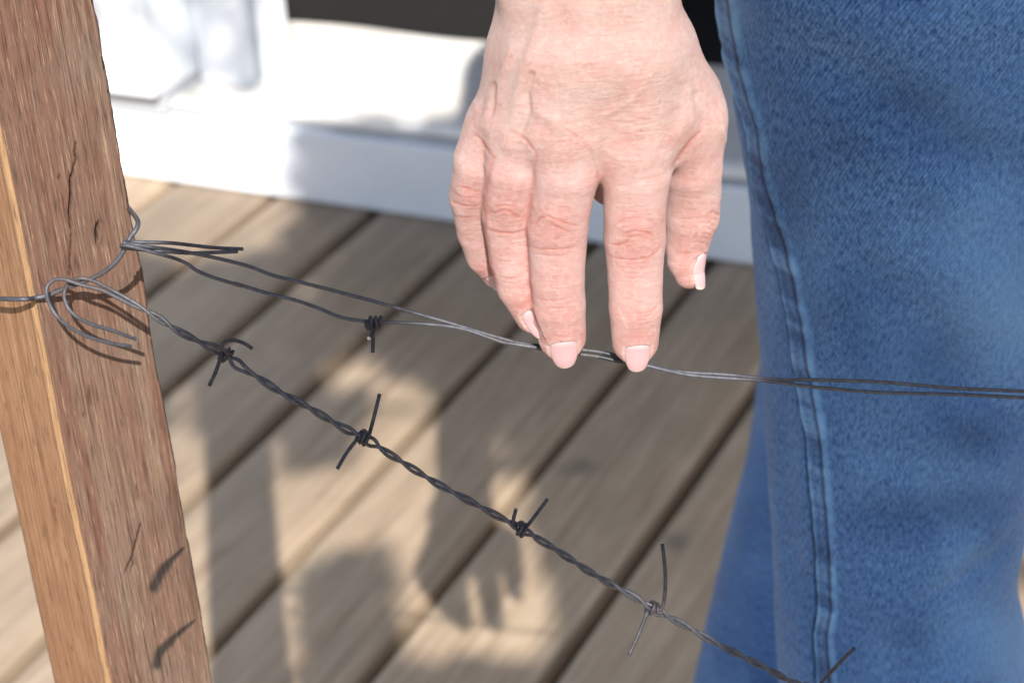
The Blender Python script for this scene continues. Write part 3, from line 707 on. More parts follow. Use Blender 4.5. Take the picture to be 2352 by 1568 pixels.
def build_hand():
    F = Field((-30, -150, 690), (92, 14, 880), 0.62)
    fing = []
    for ch in (PINKY, RING, MIDDLE, INDEX, THUMB): fing.append([hp(*p) for p in ch])
    # fingers: each its own field, then joined sharply so that the creases between them stay
    for ch in fing[:4]: chain(F, ch, 1.6, 1.2)
    chain(F, fing[4], 1.0, 1.2)
    # palm: metacarpals and fleshy pads in a second field
    G = Field(F.lo, F.lo + (F.n - 1) * F.h, F.h); G.n = F.n; G.D = np.full(F.n, 60.0, np.float32); G.ax = F.ax
    meta = [((1262, -40, -56, 15.0), (1212, 125, -47, 12.6), (1163, 288, -37, 10.6)),
            ((1310, -50, -64, 15.5), (1255, 130, -58, 13.4), (1206, 290, -47, 11.6)),
            ((1372, -50, -68, 16.0), (1335, 130, -64, 14.6), (1297, 285, -55, 12.6)),
            ((1440, -50, -63, 15.5), (1452, 130, -60, 14.4), (1452, 318, -47, 12.7)),
            ((1425, -50, -56, 12.5), (1498, 110, -46, 13.0), (1578, 262, -34, 12.2))]
    for m in meta: chain(G, [hp(*p) for p in m], 13.0, 6)
    chain(G, [hp(1490, 120, -52, 12), hp(1520, 250, -44, 11.0), hp(1530, 320, -36, 9.5)], 12, 6)     # web of the thumb
    chain(G, [hp(1480, 75, -36, 11), hp(1558, 225, -24, 13), hp(1588, 300, -24, 10)], 12, 6)       # ball of the thumb, palm side
    chain(G, [hp(1240, 20, -34, 14), hp(1205, 180, -28, 13), hp(1180, 290, -26, 11)], 12, 6)         # outer pad, palm side
    chain(G, [hp(1400, 300, -36, 11), hp(1250, 290, -34, 11)], 10, 4)
    chain(G, [hp(1420, 345, -38, 9), hp(1330, 345, -42, 9), hp(1240, 345, -38, 8.5), hp(1160, 335, -31, 8)], 8, 4)   # webs
    chain(G, [hp(1388, 385, -30, 7.0), hp(1398, 430, -24, 6)], 6, 4)
    # forearm
    e = wl(ELBOW); w0 = hp(1306, -60, -64, 17.6); w1 = hp(1396, -60, -64, 17.0)
    chain(G, [w0, (e[0] - 14, e[1], e[2], 30)], 14, 6); chain(G, [w1, (e[0] + 14, e[1], e[2], 30)], 14, 6)
    chain(G, [hp(1358, -60, -66, 19), (e[0], e[1], e[2], 34)], 14, 6)
    ell(G, hp(1196, -75, -66), (9, 13, 9), 12)                                                       # head of the ulna
    # join: small blend so the finger roots show, a little more on the knuckles
    a = F.D; b = G.D; k = 6.5; h = np.clip(k - np.abs(a - b), 0, None) / k; F.D = np.minimum(a, b) - h * h * h * k / 6
    del G
    # box off: cut a millimetre inside the grid so that it can be sewn to the forearm
    V, Q, N = surface(F)
    V = relax(V, Q, 5, 0.5)
    N = vnormals(V, Q)
    if (N * (V - V.mean(0))).sum() < 0: Q = Q[:, ::-1].copy(); N = -N
    U = 1176 + FPX * V[:, 0] / V[:, 2]; Vv = 784 + FPX * V[:, 1] / V[:, 2]
    vis = sm(-0.05, 0.35, -N[:, 2])            # back of the hand (faces the camera side)
    dis = np.zeros(len(V)); red = np.zeros(len(V)); pale = np.zeros(len(V)); shd = np.zeros(len(V))
    # ---------------- creases read off the photograph
    A = lambda L: [(976.2 + .293 * a, 401.9 + .293 * b) for a, b in L]
    B = lambda L: [(976.2 + .5493 * a, .5493 * b) for a, b in L]
    CR = []                                     # (poly, width px, depth mm, redness)
    c = lambda p, w, d, r: CR.append((p, w, d, r))
    # index
    c(A([(1440, 535), (1520, 547), (1580, 522)]), 2.0, .50, .75); c(A([(1560, 455), (1640, 432), (1740, 445), (1800, 490)]), 2.0, .50, .8)
    c(A([(1425, 615), (1500, 650), (1620, 665), (1740, 648), (1830, 590), (1862, 520)]), 2.2, .42, .7)
    c(A([(1465, 430), (1500, 385), (1560, 345), (1650, 330), (1760, 350), (1830, 395)]), 1.8, .22, .4); c(A([(1440, 700), (1560, 722), (1680, 728), (1810, 705)]), 1.7, .2, .35)
    c(A([(1500, 765), (1650, 775), (1790, 765)]), 1.6, .12, .2); c(A([(1580, 522), (1600, 480), (1570, 455)]), 1.8, .35, .5)
    c(A([(1520, 560), (1620, 590), (1760, 590)]), 1.8, .12, .2)
    c(A([(1600, 1078), (1700, 1088), (1780, 1062), (1830, 1010)]), 1.7, .22, .35); c(A([(1630, 1130), (1700, 1140), (1780, 1120), (1830, 1080)]), 1.7, .22, .35); c(A([(1470, 1100), (1560, 1110)]), 1.6, .15, .25)
    # middle
    c(A([(820, 388), (880, 372), (905, 332), (970, 318), (1050, 350), (1130, 385), (1190, 400)]), 2.0, .5, .85); c(A([(960, 368), (1060, 410), (1175, 465)]), 2.0, .5, .85)
    c(A([(800, 555), (900, 580), (1000, 584), (1120, 572), (1215, 540)]), 2.2, .45, .7); c(A([(835, 468), (920, 480)]), 1.8, .3, .5)
    c(A([(840, 612), (1000, 635), (1160, 625)]), 1.6, .2, .3); c(A([(1020, 258), (1100, 253), (1160, 275)]), 1.8, .22, .4); c(A([(860, 300), (930, 270), (1010, 265)]), 1.6, .18, .3)
    c(A([(870, 965), (960, 985), (1060, 980), (1120, 960)]), 1.9, .3, .45); c(A([(940, 1040), (1030, 1050), (1090, 1038)]), 1.8, .28, .4); c(A([(890, 925), (1040, 925)]), 1.5, .1, .15)
    # ring
    c(A([(530, 245), (620, 235), (725, 246)]), 2.0, .45, .75); c(A([(475, 288), (560, 292), (640, 258), (690, 300), (740, 335), (795, 330)]), 2.0, .5, .8)
    c(A([(465, 408), (520, 435), (600, 450), (700, 455), (790, 435)]), 2.2, .45, .7); c(A([(500, 350), (600, 368), (680, 372)]), 1.8, .25, .4)
    c(A([(585, 802), (680, 812), (780, 796)]), 1.9, .32, .5); c(A([(600, 845), (700, 850), (770, 830)]), 1.8, .22, .35); c(A([(550, 700), (700, 700)]), 1.5, .1, .1)
    # little finger
    c(A([(235, 85), (320, 95), (370, 120), (432, 130)]), 2.0, .45, .75); c(A([(200, 198), (280, 230), (380, 240), (432, 225)]), 2.2, .45, .7)
    c(A([(225, 320), (300, 335), (432, 322)]), 1.9, .3, .5); c(A([(190, 130), (235, 135), (280, 165), (420, 180)]), 1.8, .3, .5); c(A([(250, 480), (340, 470)]), 1.6, .15, .2)
    # thumb
    for q in range(7): c(A([(2200 - q * 9, 300 + q * 38), (2250 - q * 10, 296 + q * 40), (2310 - q * 14, 318 + q * 42)]), 1.9, .35, .4)
    c(A([(2240, 280), (2310, 310), (2330, 320)]), 2.2, .6, .6); c(B([(1080, 675), (1110, 686)]), 1.6, .3, .4); c(B([(1170, 905), (1215, 885)]), 1.8, .3, .3)
    # knuckle wrinkles and long lines over the back of the hand
    for L_, w, d, r in [([(820, 520), (900, 497), (965, 508)], 1.8, .25, .35), ([(815, 562), (900, 545), (985, 560)], 1.8, .28, .4), ([(830, 600), (900, 583), (960, 592)], 1.7, .2, .3),
                        ([(845, 480), (900, 472), (960, 482)], 1.6, .2, .3), ([(560, 520), (620, 560), (660, 600)], 1.8, .22, .3), ([(470, 600), (520, 570), (560, 572)], 1.6, .2, .2),
                        ([(480, 640), (540, 600), (600, 590), (660, 615)], 1.6, .2, .3), ([(590, 280), (660, 262), (740, 268), (800, 282)], 2.4, .25, .1), ([(640, 330), (720, 310), (800, 330), (880, 318)], 2.2, .2, .1),
                        ([(500, 690), (560, 680), (640, 690)], 1.5, .15, .2), ([(215, 455), (250, 460), (285, 450)], 2, .3, .2), ([(215, 480), (245, 492)], 1.8, .25, .2)]:
        c(B(L_), w, d, r)
    # web folds
    for L_, w, d, r in [([(190, 555), (225, 575), (250, 615), (285, 662)], 3.0, .7, .7), ([(380, 555), (425, 590), (450, 625), (466, 655)], 3.0, .6, .7), ([(590, 540), (650, 580), (695, 640), (722, 720)], 3.0, .35, .5),
                        ([(1035, 705), (1070, 645), (1110, 590), (1165, 535)], 4.0, .8, .8)]:
        c(B(L_), w, d, r)
    # procedural short wrinkles across fingers and back
    rg = np.random.default_rng(3)
    for _ in range(330):
        u = rg.uniform(1100, 1640); v = rg.uniform(5, 330); l = rg.uniform(14, 46); s_ = rg.normal(0, 5)
        c([(u - l, v + rg.normal(0, 3) - s_), (u, v + rg.normal(0, 3)), (u + l, v + rg.normal(0, 3) + s_)], rg.uniform(1.3, 2.2), rg.uniform(.05, .16), rg.uniform(.0, .12))
    for x0, x1, y0, y1, n_ in ((1396, 1520, 400, 740, 26), (1222, 1338, 395, 740, 26), (1120, 1215, 400, 690, 20), (1045, 1110, 370, 560, 12)):
        for _ in range(n_):
            u = rg.uniform(x0 + 15, x1 - 15); v = rg.uniform(y0, y1); l = rg.uniform(12, 34)
            c([(u - l, v - 2), (u, v + 2 + rg.normal(0, 1)), (u + l, v - 1)], rg.uniform(1.2, 1.7), rg.uniform(.04, .1), rg.uniform(.03, .14))
    for poly, w, d, r in CR:
        p = np.array(poly); m = np.where((U > p[:, 0].min() - 16) & (U < p[:, 0].max() + 16) & (Vv > p[:, 1].min() - 16) & (Vv < p[:, 1].max() + 16) & (N[:, 2] < 0.2))[0]
        if not len(m): continue
        ds, f, _ = pdist(U[m], Vv[m], poly); env = np.sin(np.pi * np.clip(f, 0.03, 0.97)) ** 0.5; w = w * 1.12
        g = np.exp(-(ds / w) ** 2) * env; rim = np.exp(-((ds - 2.4 * w) / (1.4 * w)) ** 2) * env
        dis[m] += 0.50 * (-d * g + 0.22 * d * rim) * vis[m]; red[m] += r * np.exp(-(ds / (w * 0.95)) ** 2) * env * 0.85; red[m] += 0.12 * r * np.exp(-(ds / (w * 4)) ** 2) * env
    # soft forms: (poly, width px, height mm)
    for L_, w, h_ in [([(560, 500), (600, 380), (640, 200), (650, 40)], 22, .55), ([(880, 540), (860, 380), (800, 200), (760, 60)], 24, .55), ([(370, 520), (390, 400), (450, 200), (500, 40)], 16, .7),
                      ([(250, 520), (290, 400), (360, 200)], 13, .5), ([(290, 360), (284, 430), (278, 475)], 7, -.75), ([(445, 315), (425, 390), (432, 470), (402, 540)], 8, -.8), ([(700, 560), (690, 430), (690, 300)], 22, -.55),
                      ([(480, 470), (520, 500), (560, 540)], 14, .55), ([(1128, 395), (1142, 470), (1160, 520)], 8, -.55), ([(1100, 330), (1110, 460), (1060, 560)], 20, .5), ([(1010, 620), (1020, 560), (1060, 480)], 16, -.5),
                      ([(340, 560), (350, 610)], 16, .6), ([(215, 440), (235, 540)], 12, .45), ([(590, 270), (720, 262), (860, 300)], 9, .25), ([(960, 300), (860, 420), (760, 480)], 7, .22), ([(1080, 120), (1130, 260), (1180, 380)], 16, .35),
                      ([(880, 985), (890, 1020)], 34, .5), ([(540, 930), (540, 980)], 32, .5), ([(335, 870), (335, 920)], 26, .45), ([(170, 800), (175, 850)], 22, .4),
                      ([(775, 880), (780, 1050)], 10, .15), ([(1240, 540), (1256, 590)], 8, .5)]:
        ds, f, _ = pdist(U, Vv, B(L_)); dis += 1.35 * h_ * np.exp(-(ds / w) ** 2) * vis
    P3 = V * 0.001
    dis += 0.20 * hashnoise(P3, 95, 21, 3) * vis + 0.10 * hashnoise(P3 * np.array([1, 2.2, 1]), 420, 22, 2) * vis
    # ---------------- nails: seat them in the flesh
    nails = []
    for nm, ch, roll, nl, nw, off in (('index', fing[3], 4, 11.6, 5.0, 0), ('middle', fing[2], 0, 12.2, 5.5, 0), ('ring', fing[1], -4, 12.0, 5.3, 0), ('little', fing[0], -40, 9.8, 4.5, 0), ('thumb', fing[4], 50, 12.0, 3.9, 0)):
        p1 = np.array(ch[-1][:3]); p0 = np.array(ch[-2][:3]); r1 = ch[-1][3]; r0_ = ch[-2][3]
        a = p1 - p0; ln = np.linalg.norm(a); a /= ln
        # the back of the fingertip, turned about the finger by roll
        nn = np.array([0, 0, -1.0]); nn = nn - a * (nn @ a); nn /= np.linalg.norm(nn); s_ = np.cross(a, nn)
        if s_[0] < 0: s_ = -s_
        cr, sr = math.cos(R(roll)), math.sin(R(roll)); nn, s_ = nn * cr + s_ * sr, s_ * cr - nn * sr
        nails.append((nm, p1, a, nn, s_, r1, nl * K, nw * K, r0_, ln))
    for nm, p1, a, nn, s_, r1, nl, nw, r0_, ln in nails:
        q = V - p1; t = q @ a; x = q @ s_; y = q @ nn; rr = np.hypot(x, y)
        t1 = r1 + 0.15; t0 = t1 - nl; th = np.arctan2(x, y) * r1 * 1.02
        fr = (t - t0) / nl
        hw = nw * np.clip(np.where(fr < 0.5, 1 - 0.22 * np.clip((0.5 - fr) / 0.5, 0, 1) ** 3, 1 - 0.30 * np.clip((fr - 0.5) / 0.5, 0, 1.2) ** 3), 0, 1)
        ds = np.maximum(np.abs(th) - hw, t0 - t + 0.06 * th ** 2)      # <0 inside the plate
        near = (y > -1.0) & (t < t1 + 2.5) & (t > t0 - 9) & (rr < r1 * 1.45)
        ins = sm(0.5, -0.5, ds) * near * (t < t1 + 1.5)
        dis -= 0.50 * ins; dis += 0.16 * np.exp(-((ds - 0.9) / 0.9) ** 2) * near * sm(t1 - 0.8, t1 - 3.5, t)
        pale += 0.38 * np.exp(-((ds - 0.45) / 0.35) ** 2) * near * (t < t1 - 0.8) * (hashnoise(P3, 1400, 5, 2) > -0.25)
        red += 0.34 * np.exp(-((ds - 3.2) / 3.0) ** 2) * near * (t < t1 + 1)
    # reddish knuckles and fingertips
    for u, v, ru, rv, k_ in [(1458, 548, 60, 55, .36), (1280, 512, 60, 55, .36), (1165, 485, 52, 52, .36), (1083, 455, 45, 45, .36), (1460, 735, 60, 45, .36), (1285, 735, 60, 45, .36), (1195, 680, 52, 40, .36), (1110, 600, 40, 40, .3), (1460, 640, 60, 60, .12), (1280, 620, 60, 60, .12), (1455, 315, 70, 50, .16), (1300, 320, 60, 45, .1),
                             (1600, 540, 60, 110, .28), (1590, 330, 50, 60, .2), (1400, 420, 22, 60, .3), (1120, 350, 60, 50, .15)]:
        red += k_ * np.exp(-((U - u) / ru) ** 2 - ((Vv - v) / rv) ** 2)
    # red where flesh meets flesh between the fingers
    for L_ in [[(285, 660), (248, 850), (262, 1050), (300, 1190)], [(466, 655), (438, 850), (425, 950), (432, 1150), (462, 1380)], [(722, 720), (722, 800), (715, 850)]]:
        ds, f, _ = pdist(U, Vv, B(L_)); red += .55 * np.exp(-(ds / 5.0) ** 2)
    red += 0.12 * sm(0.0, 0.6, hashnoise(P3, 55, 31, 2)) + 0.10 * sm(330, 500, Vv)
    V2 = V + N * dis[:, None]
    base = np.array([0.580, 0.408, 0.366]); rosy = np.array([0.52, 0.19, 0.155]); finger = np.array([0.665, 0.452, 0.425]); fair = np.array([0.80, 0.70, 0.60])
    col = base + (finger - base) * sm(260, 470, Vv)[:, None]
    col = col + (rosy - col) * np.clip(red, 0, 0.92)[:, None]; col = col + (fair - col) * np.clip(pale, 0, 0.9)[:, None]
    # flat scars on the index fingertip, age spots
    for L_, w in [([(1520, 1040), (1545, 1110), (1590, 1200)], 1.0), ([(1740, 1130), (1800, 1080), (1830, 1040)], .9), ([(500, 535), (545, 560)], .8)]:
        ds, f, _ = pdist(U, Vv, A(L_)); col += (fair - col) * (0.55 * np.exp(-(ds / w / 1.3) ** 2))[:, None]
    for _ in range(70):
        u = rg.uniform(1120, 1640); v = rg.uniform(0, 330); rad = rg.uniform(1.2, 3.0); k_ = rg.uniform(.1, .4)
        g = np.exp(-((U - u) ** 2 + (Vv - v) ** 2) / rad ** 2); col += (np.array([.33, .16, .11]) - col) * (k_ * g)[:, None]
    return V2, Q, np.clip(col, 0.02, 0.95), nails, F

def nail_mesh(nail):
    nm, p1, a, nn, s_, r1, nl, nw, r0_, ln = nail
    t1 = r1 + (0.45 if nm != 'little' else 0.3); t0 = r1 + 0.15 - nl; nt_, nx = 34, 25
    V = []; C = []; W3 = []
    for i in range(nt_):
        f = i / (nt_ - 1); 
        for j in range(nx):
            g = j / (nx - 1) * 2 - 1
            hw = nw * (1 - 0.22 * np.clip((0.5 - f) / 0.5, 0, 1) ** 3 if f < 0.5 else math.sqrt(1 - 0.30 * ((f - 0.5) / 0.5) ** 3.2))
            th = g * hw / (r1 * 1.02)
            # rounded ends
            tt = t0 + (t1 - t0) * f
            tt = tt + 0.06 * (g * hw) ** 2 * (1 - f) - (0.045 * (g * hw) ** 2 + 0.45 * abs(g) ** 5) * f ** 2
            # the plate leaves the pad near the free edge and keeps nearly straight
            rho = r1 + (r0_ - r1) * min(2.2 if nm == 'thumb' else 1.0, max(0.0, -tt / ln)) - 0.30 + 0.16 * (1 - g * g) - 0.10 * r1 * sm(0.0, 1.0, f) - 1.5 * max(0, f - 0.62) ** 2 * 3
            rho -= 0.28 * max(0.0, 1 - f / 0.15) ** 2
            if nm == 'thumb': rho += 0.5; hw = hw * (0.55 + 0.45 * min(1.0, f / 0.35)); th = g * hw / (r1 * 1.02)
            if abs(g) > 0.93: rho -= 0.3 * (abs(g) - 0.93) / 0.07
            base_r = rho
            V.append(p1 + a * tt + (nn * math.cos(th) + s_ * math.sin(th)) * base_r)
            pink = np.array([0.48, 0.305, 0.315]); lun = np.array([0.52, 0.38, 0.39]); edge = np.array([0.50, 0.41, 0.33])
            c = pink + (lun - pink) * (0.8 * math.exp(-((f + 0.02) / 0.13) ** 2 - (g / 0.8) ** 2))
            q = f - 0.955 + 0.07 * g * g
            c = c + (edge - c) * float(sm(-0.015, 0.02, q)) * 0.9
            if abs(g) > 0.9: c = c + (edge - c) * 0.12
            C.append(c)
    V = np.array(V); n = len(V); V = np.concatenate([V, V - nn * 0.45]); C = np.array(C + [x * 0.9 for x in C])
    F = []
    for i in range(nt_ - 1):
        for j in range(nx - 1):
            q = (i * nx + j, i * nx + j + 1, (i + 1) * nx + j + 1, (i + 1) * nx + j); F.append(q); F.append(tuple(k + n for k in q[::-1]))
    ring = [j for j in range(nx)] + [i * nx + nx - 1 for i in range(1, nt_)] + [(nt_ - 1) * nx + j for j in range(nx - 2, -1, -1)] + [i * nx for i in range(nt_ - 2, 0, -1)]
    for k in range(len(ring)):
        p, q = ring[k], ring[(k + 1) % len(ring)]; F.append((p, p + n, q + n, q))
    return to_world(V), F, C

# skeleton of the rest of the figure, metres
HIP_R = np.array([0.225, 1.08, 0.93]); HIP_L = np.array([0.36, 1.30, 0.93]); SH_R = np.array([0.165, 1.09, 1.40]); SH_L = np.array([0.43, 1.35, 1.40]); NECK = np.array([0.30, 1.22, 1.47]); HEAD = np.array([0.335, 1.185, 1.66])
FACE = np.array([0.72, -0.69, 0]); SIDE = np.array([0.69, 0.72, 0])

def build_person():
    root = empty('person', (0.25, 1.15, 0)); tag(root, 'person in faded blue jeans standing by the wire with the right fingertips resting on it', 'person')
    V, Q, col, nails, F = build_hand()
    ycut = F.lo[1] + 1.2                        # the hand mesh is open towards the forearm
    keep = V[:, 1] > ycut; 
    fq = keep[Q].all(1); Q = Q[fq]; remap = -np.ones(len(V), int); used = np.unique(Q); remap[used] = np.arange(len(used)); V = V[used]; col = col[used]; Q = remap[Q]
    VW = to_world(V)
    # forearm, neck and head on a coarse field in world millimetres
    Gd = Field((-60, 640, 700), (680, 1560, 1900), 6.0)
    mm = lambda p, r: (*(np.asarray(p) * 1000), r)
    Pw = to_world(np.array([hp(1358, -60, -66)]))[0]
    wa = to_world(np.array([hp(1306, -60, -64), hp(1396, -60, -64)]))
    d = (ELBOW - Pw); 
    for w in wa:
        chain(Gd, [mm(w + d * 0.02, 14), mm(w + d * 0.09, 20.5), mm(w + (ELBOW - w) * 0.5, 29), mm(ELBOW, 33)], 12, 6)
    chain(Gd, [mm(ELBOW, 38), mm(SH_R, 50)], 20, 8)
    EL = SH_L + np.array([0.05, 0.03, -0.29]); HL = EL + np.array([0.04, -0.10, -0.22])
    chain(Gd, [mm(SH_L, 50), mm(EL, 38), mm(HL, 27)], 20, 8)
    for k in range(5):                          # the other hand hangs relaxed
        o = FACE * (0.03 - 0.02 * k); s0 = HL + o * 0.6 + np.array([0, 0, -0.05]); q = [mm(HL, 24), mm(s0, 14), mm(s0 + o * 0.4 + np.array([0, -0.004, -0.055]), 10), mm(s0 + o * 0.4 - SIDE * 0.018 + np.array([0, 0, -0.085]), 8)]
        if k == 0: q = [mm(HL, 22), mm(HL + FACE * 0.04 + np.array([0, 0, -0.035]), 12), mm(HL + FACE * 0.055 + np.array([0, 0, -0.08]), 9)]
        chain(Gd, q, 5, 4)
    chain(Gd, [mm(SH_R, 50), mm(NECK - np.array([0, 0, 0.03]), 62), mm(SH_L, 50)], 30, 10)
    chain(Gd, [mm((SH_R + SH_L) / 2 - np.array([0, 0, .05]), 110), mm((HIP_R + HIP_L) / 2 + np.array([0, 0, 0.14]), 100)], 40, 10)
    chain(Gd, [mm(NECK, 55), mm(HEAD - FACE * 0.01 - np.array([0, 0, 0.03]), 58)], 20, 8)
    ell(Gd, (HEAD + np.array([0, 0, 0.03])) * 1000, (78, 78, 95), 20); chain(Gd, [mm(HEAD + FACE * 0.01, 62), mm(HEAD + FACE * 0.045 - np.array([0, 0, 0.075]), 34)], 24, 8)
    chain(Gd, [mm(HEAD + FACE * 0.078 + np.array([0, 0, 0.015]), 7), mm(HEAD + FACE * 0.102 - np.array([0, 0, 0.022]), 11)], 8, 5)      # nose
    chain(Gd, [mm(HEAD + FACE * 0.086 - np.array([0, 0, 0.052]) - SIDE * 0.02, 7), mm(HEAD + FACE * 0.086 - np.array([0, 0, 0.052]) + SIDE * 0.02, 7)], 8, 5)
    chain(Gd, [mm(HEAD + FACE * 0.078 + np.array([0, 0, 0.035]) - SIDE * 0.045, 9), mm(HEAD + FACE * 0.085 + np.array([0, 0, 0.037]), 8), mm(HEAD + FACE * 0.078 + np.array([0, 0, 0.035]) + SIDE * 0.045, 9)], 10, 5)
    for s_ in (-1, 1):
        ell(Gd, (HEAD + SIDE * 0.08 * s_ - FACE * 0.005) * 1000, (14, 14, 30), 6)
        ell(Gd, (HEAD + FACE * 0.086 + SIDE * 0.032 * s_ + np.array([0, 0, 0.012])) * 1000, (13, 13, 9), 8, sub=True)
    V2, Q2, N2 = surface(Gd); V2 = relax(V2, Q2, 3, 0.5); N2 = vnormals(V2, Q2)
    if (N2 * (V2 - V2.mean(0))).sum() < 0: Q2 = Q2[:, ::-1].copy()
    # sleeve-side joint: the forearm of the fine mesh runs inside the coarse one
    c2 = np.tile(np.array([0.555, 0.395, 0.355]), (len(V2), 1))
    VV = np.concatenate([VW, V2 / 1000]); QQ = np.concatenate([Q, Q2 + len(VW)]); CC = np.concatenate([col, c2])
    mesh('body', VV, QQ, SKIN, root, attrs={'col': CC})
    for nl in nails:
        a, b, c = nail_mesh(nl); mesh('fingernail', a, b, NAIL, root, attrs={'col': c})
    # eyes
    for s_ in (-1, 1):
        import bmesh
        bm = bmesh.new(); bmesh.ops.create_uvsphere(bm, u_segments=24, v_segments=16, radius=0.0125)
        cpos = HEAD + FACE * 0.072 + SIDE * 0.032 * s_ + np.array([0, 0, 0.012])
        V3 = np.array([v.co[:] for v in bm.verts]); F3 = [tuple(v.index for v in f.verts) for f in bm.faces]; bm.free()
        o = mesh('eye', V3 + cpos, F3, EYE, root); o.data.materials.append(IRIS)
        for p in o.data.polygons:
            if (np.array(p.center) + np.array(root.location) - cpos) @ FACE > 0.0108: p.material_index = 1
    # hair cap
    Hd = Field((HEAD - 0.14) * 1000, (HEAD + 0.18) * 1000, 5.0)
    ell(Hd, (HEAD + np.array([0, 0, 0.035]) - FACE * 0.012) * 1000, (84, 84, 100), 5); ell(Hd, (HEAD + FACE * 0.09 - np.array([0, 0, 0.045])) * 1000, (95, 95, 90), 8, sub=True)
    ell(Hd, (HEAD + FACE * 0.02 - np.array([0, 0, 0.13])) * 1000, (120, 120, 90), 8, sub=True)
    V4, Q4, _ = surface(Hd); V4 = relax(V4, Q4, 2); V4 = V4 + vnormals(V4, Q4) * (hashnoise(V4 * 0.001, 60, 2) * 3)[:, None]; mesh('hair', V4 / 1000, Q4, HAIR, root)
    # fine hairs at the wrist edges
    hs = []
    rg = np.random.default_rng(12)
    def hair(u, v, z, du, dv, ln):
        p0 = np.array(hp(u, v, z)); pts = [p0]
        for k in range(1, 7):
            t = k / 6; pts.append(p0 + np.array([(du * t) * ln / 5.2, (dv * t + 0.35 * t * t * ln / 20) * ln / 6, -0.6 * t]))
        hs.append(tube(to_world(np.array(pts)), np.linspace(0.00004, 0.000015, 7), 4))
    for _ in range(22):
        t = rg.uniform(0, 1)
        if rg.uniform() < 0.5: v = rg.uniform(-20, 150); u = 1163 - 0.3 * v - (0.1 * v if v > 100 else 0); hair(u + 4, v, -58, -rg.uniform(.3, 1.1), rg.uniform(-.8, .5), rg.uniform(10, 26))
        else: v = rg.uniform(-20, 170); u = 1548 + 0.48 * v; hair(u - 8, v, -52, rg.uniform(.3, 1.0), rg.uniform(-.1, 1.1), rg.uniform(10, 26))
    for _ in range(160):
        u = rg.uniform(1190, 1540); v = rg.uniform(-30, 190)
        # on the skin: depth found on the fine mesh
        m = np.argmin((V[:, 0] / V[:, 2] * FPX + 1176 - u) ** 2 + (V[:, 1] / V[:, 2] * FPX + 784 - v) ** 2 + np.where(V[:, 2] > 795, 1e6, 0))
        p0 = V[m] + np.array([0, 0, -0.05]); ln = rg.uniform(4, 8); dx = rg.normal(0.15, .35)
        pts = [p0 + np.array([dx * ln * t, ln * t * 0.8, -0.5 * math.sin(t * 2.4)]) for t in np.linspace(0, 1, 6)]
        hs.append(tube(to_world(np.array(pts)), np.linspace(0.00003, 0.00001, 6), 4))
    a, b = join(hs); tag(mesh('arm_hair', a, b, FINE, root), kind='stuff')
    build_clothes(root)
EYE = mat_plain('eye_white', (0.75, 0.72, 0.70), 0.2); IRIS = mat_plain('iris', (0.06, 0.05, 0.04), 0.15); FINE = mat_plain('fine_hair', (0.45, 0.34, 0.24), 0.4)

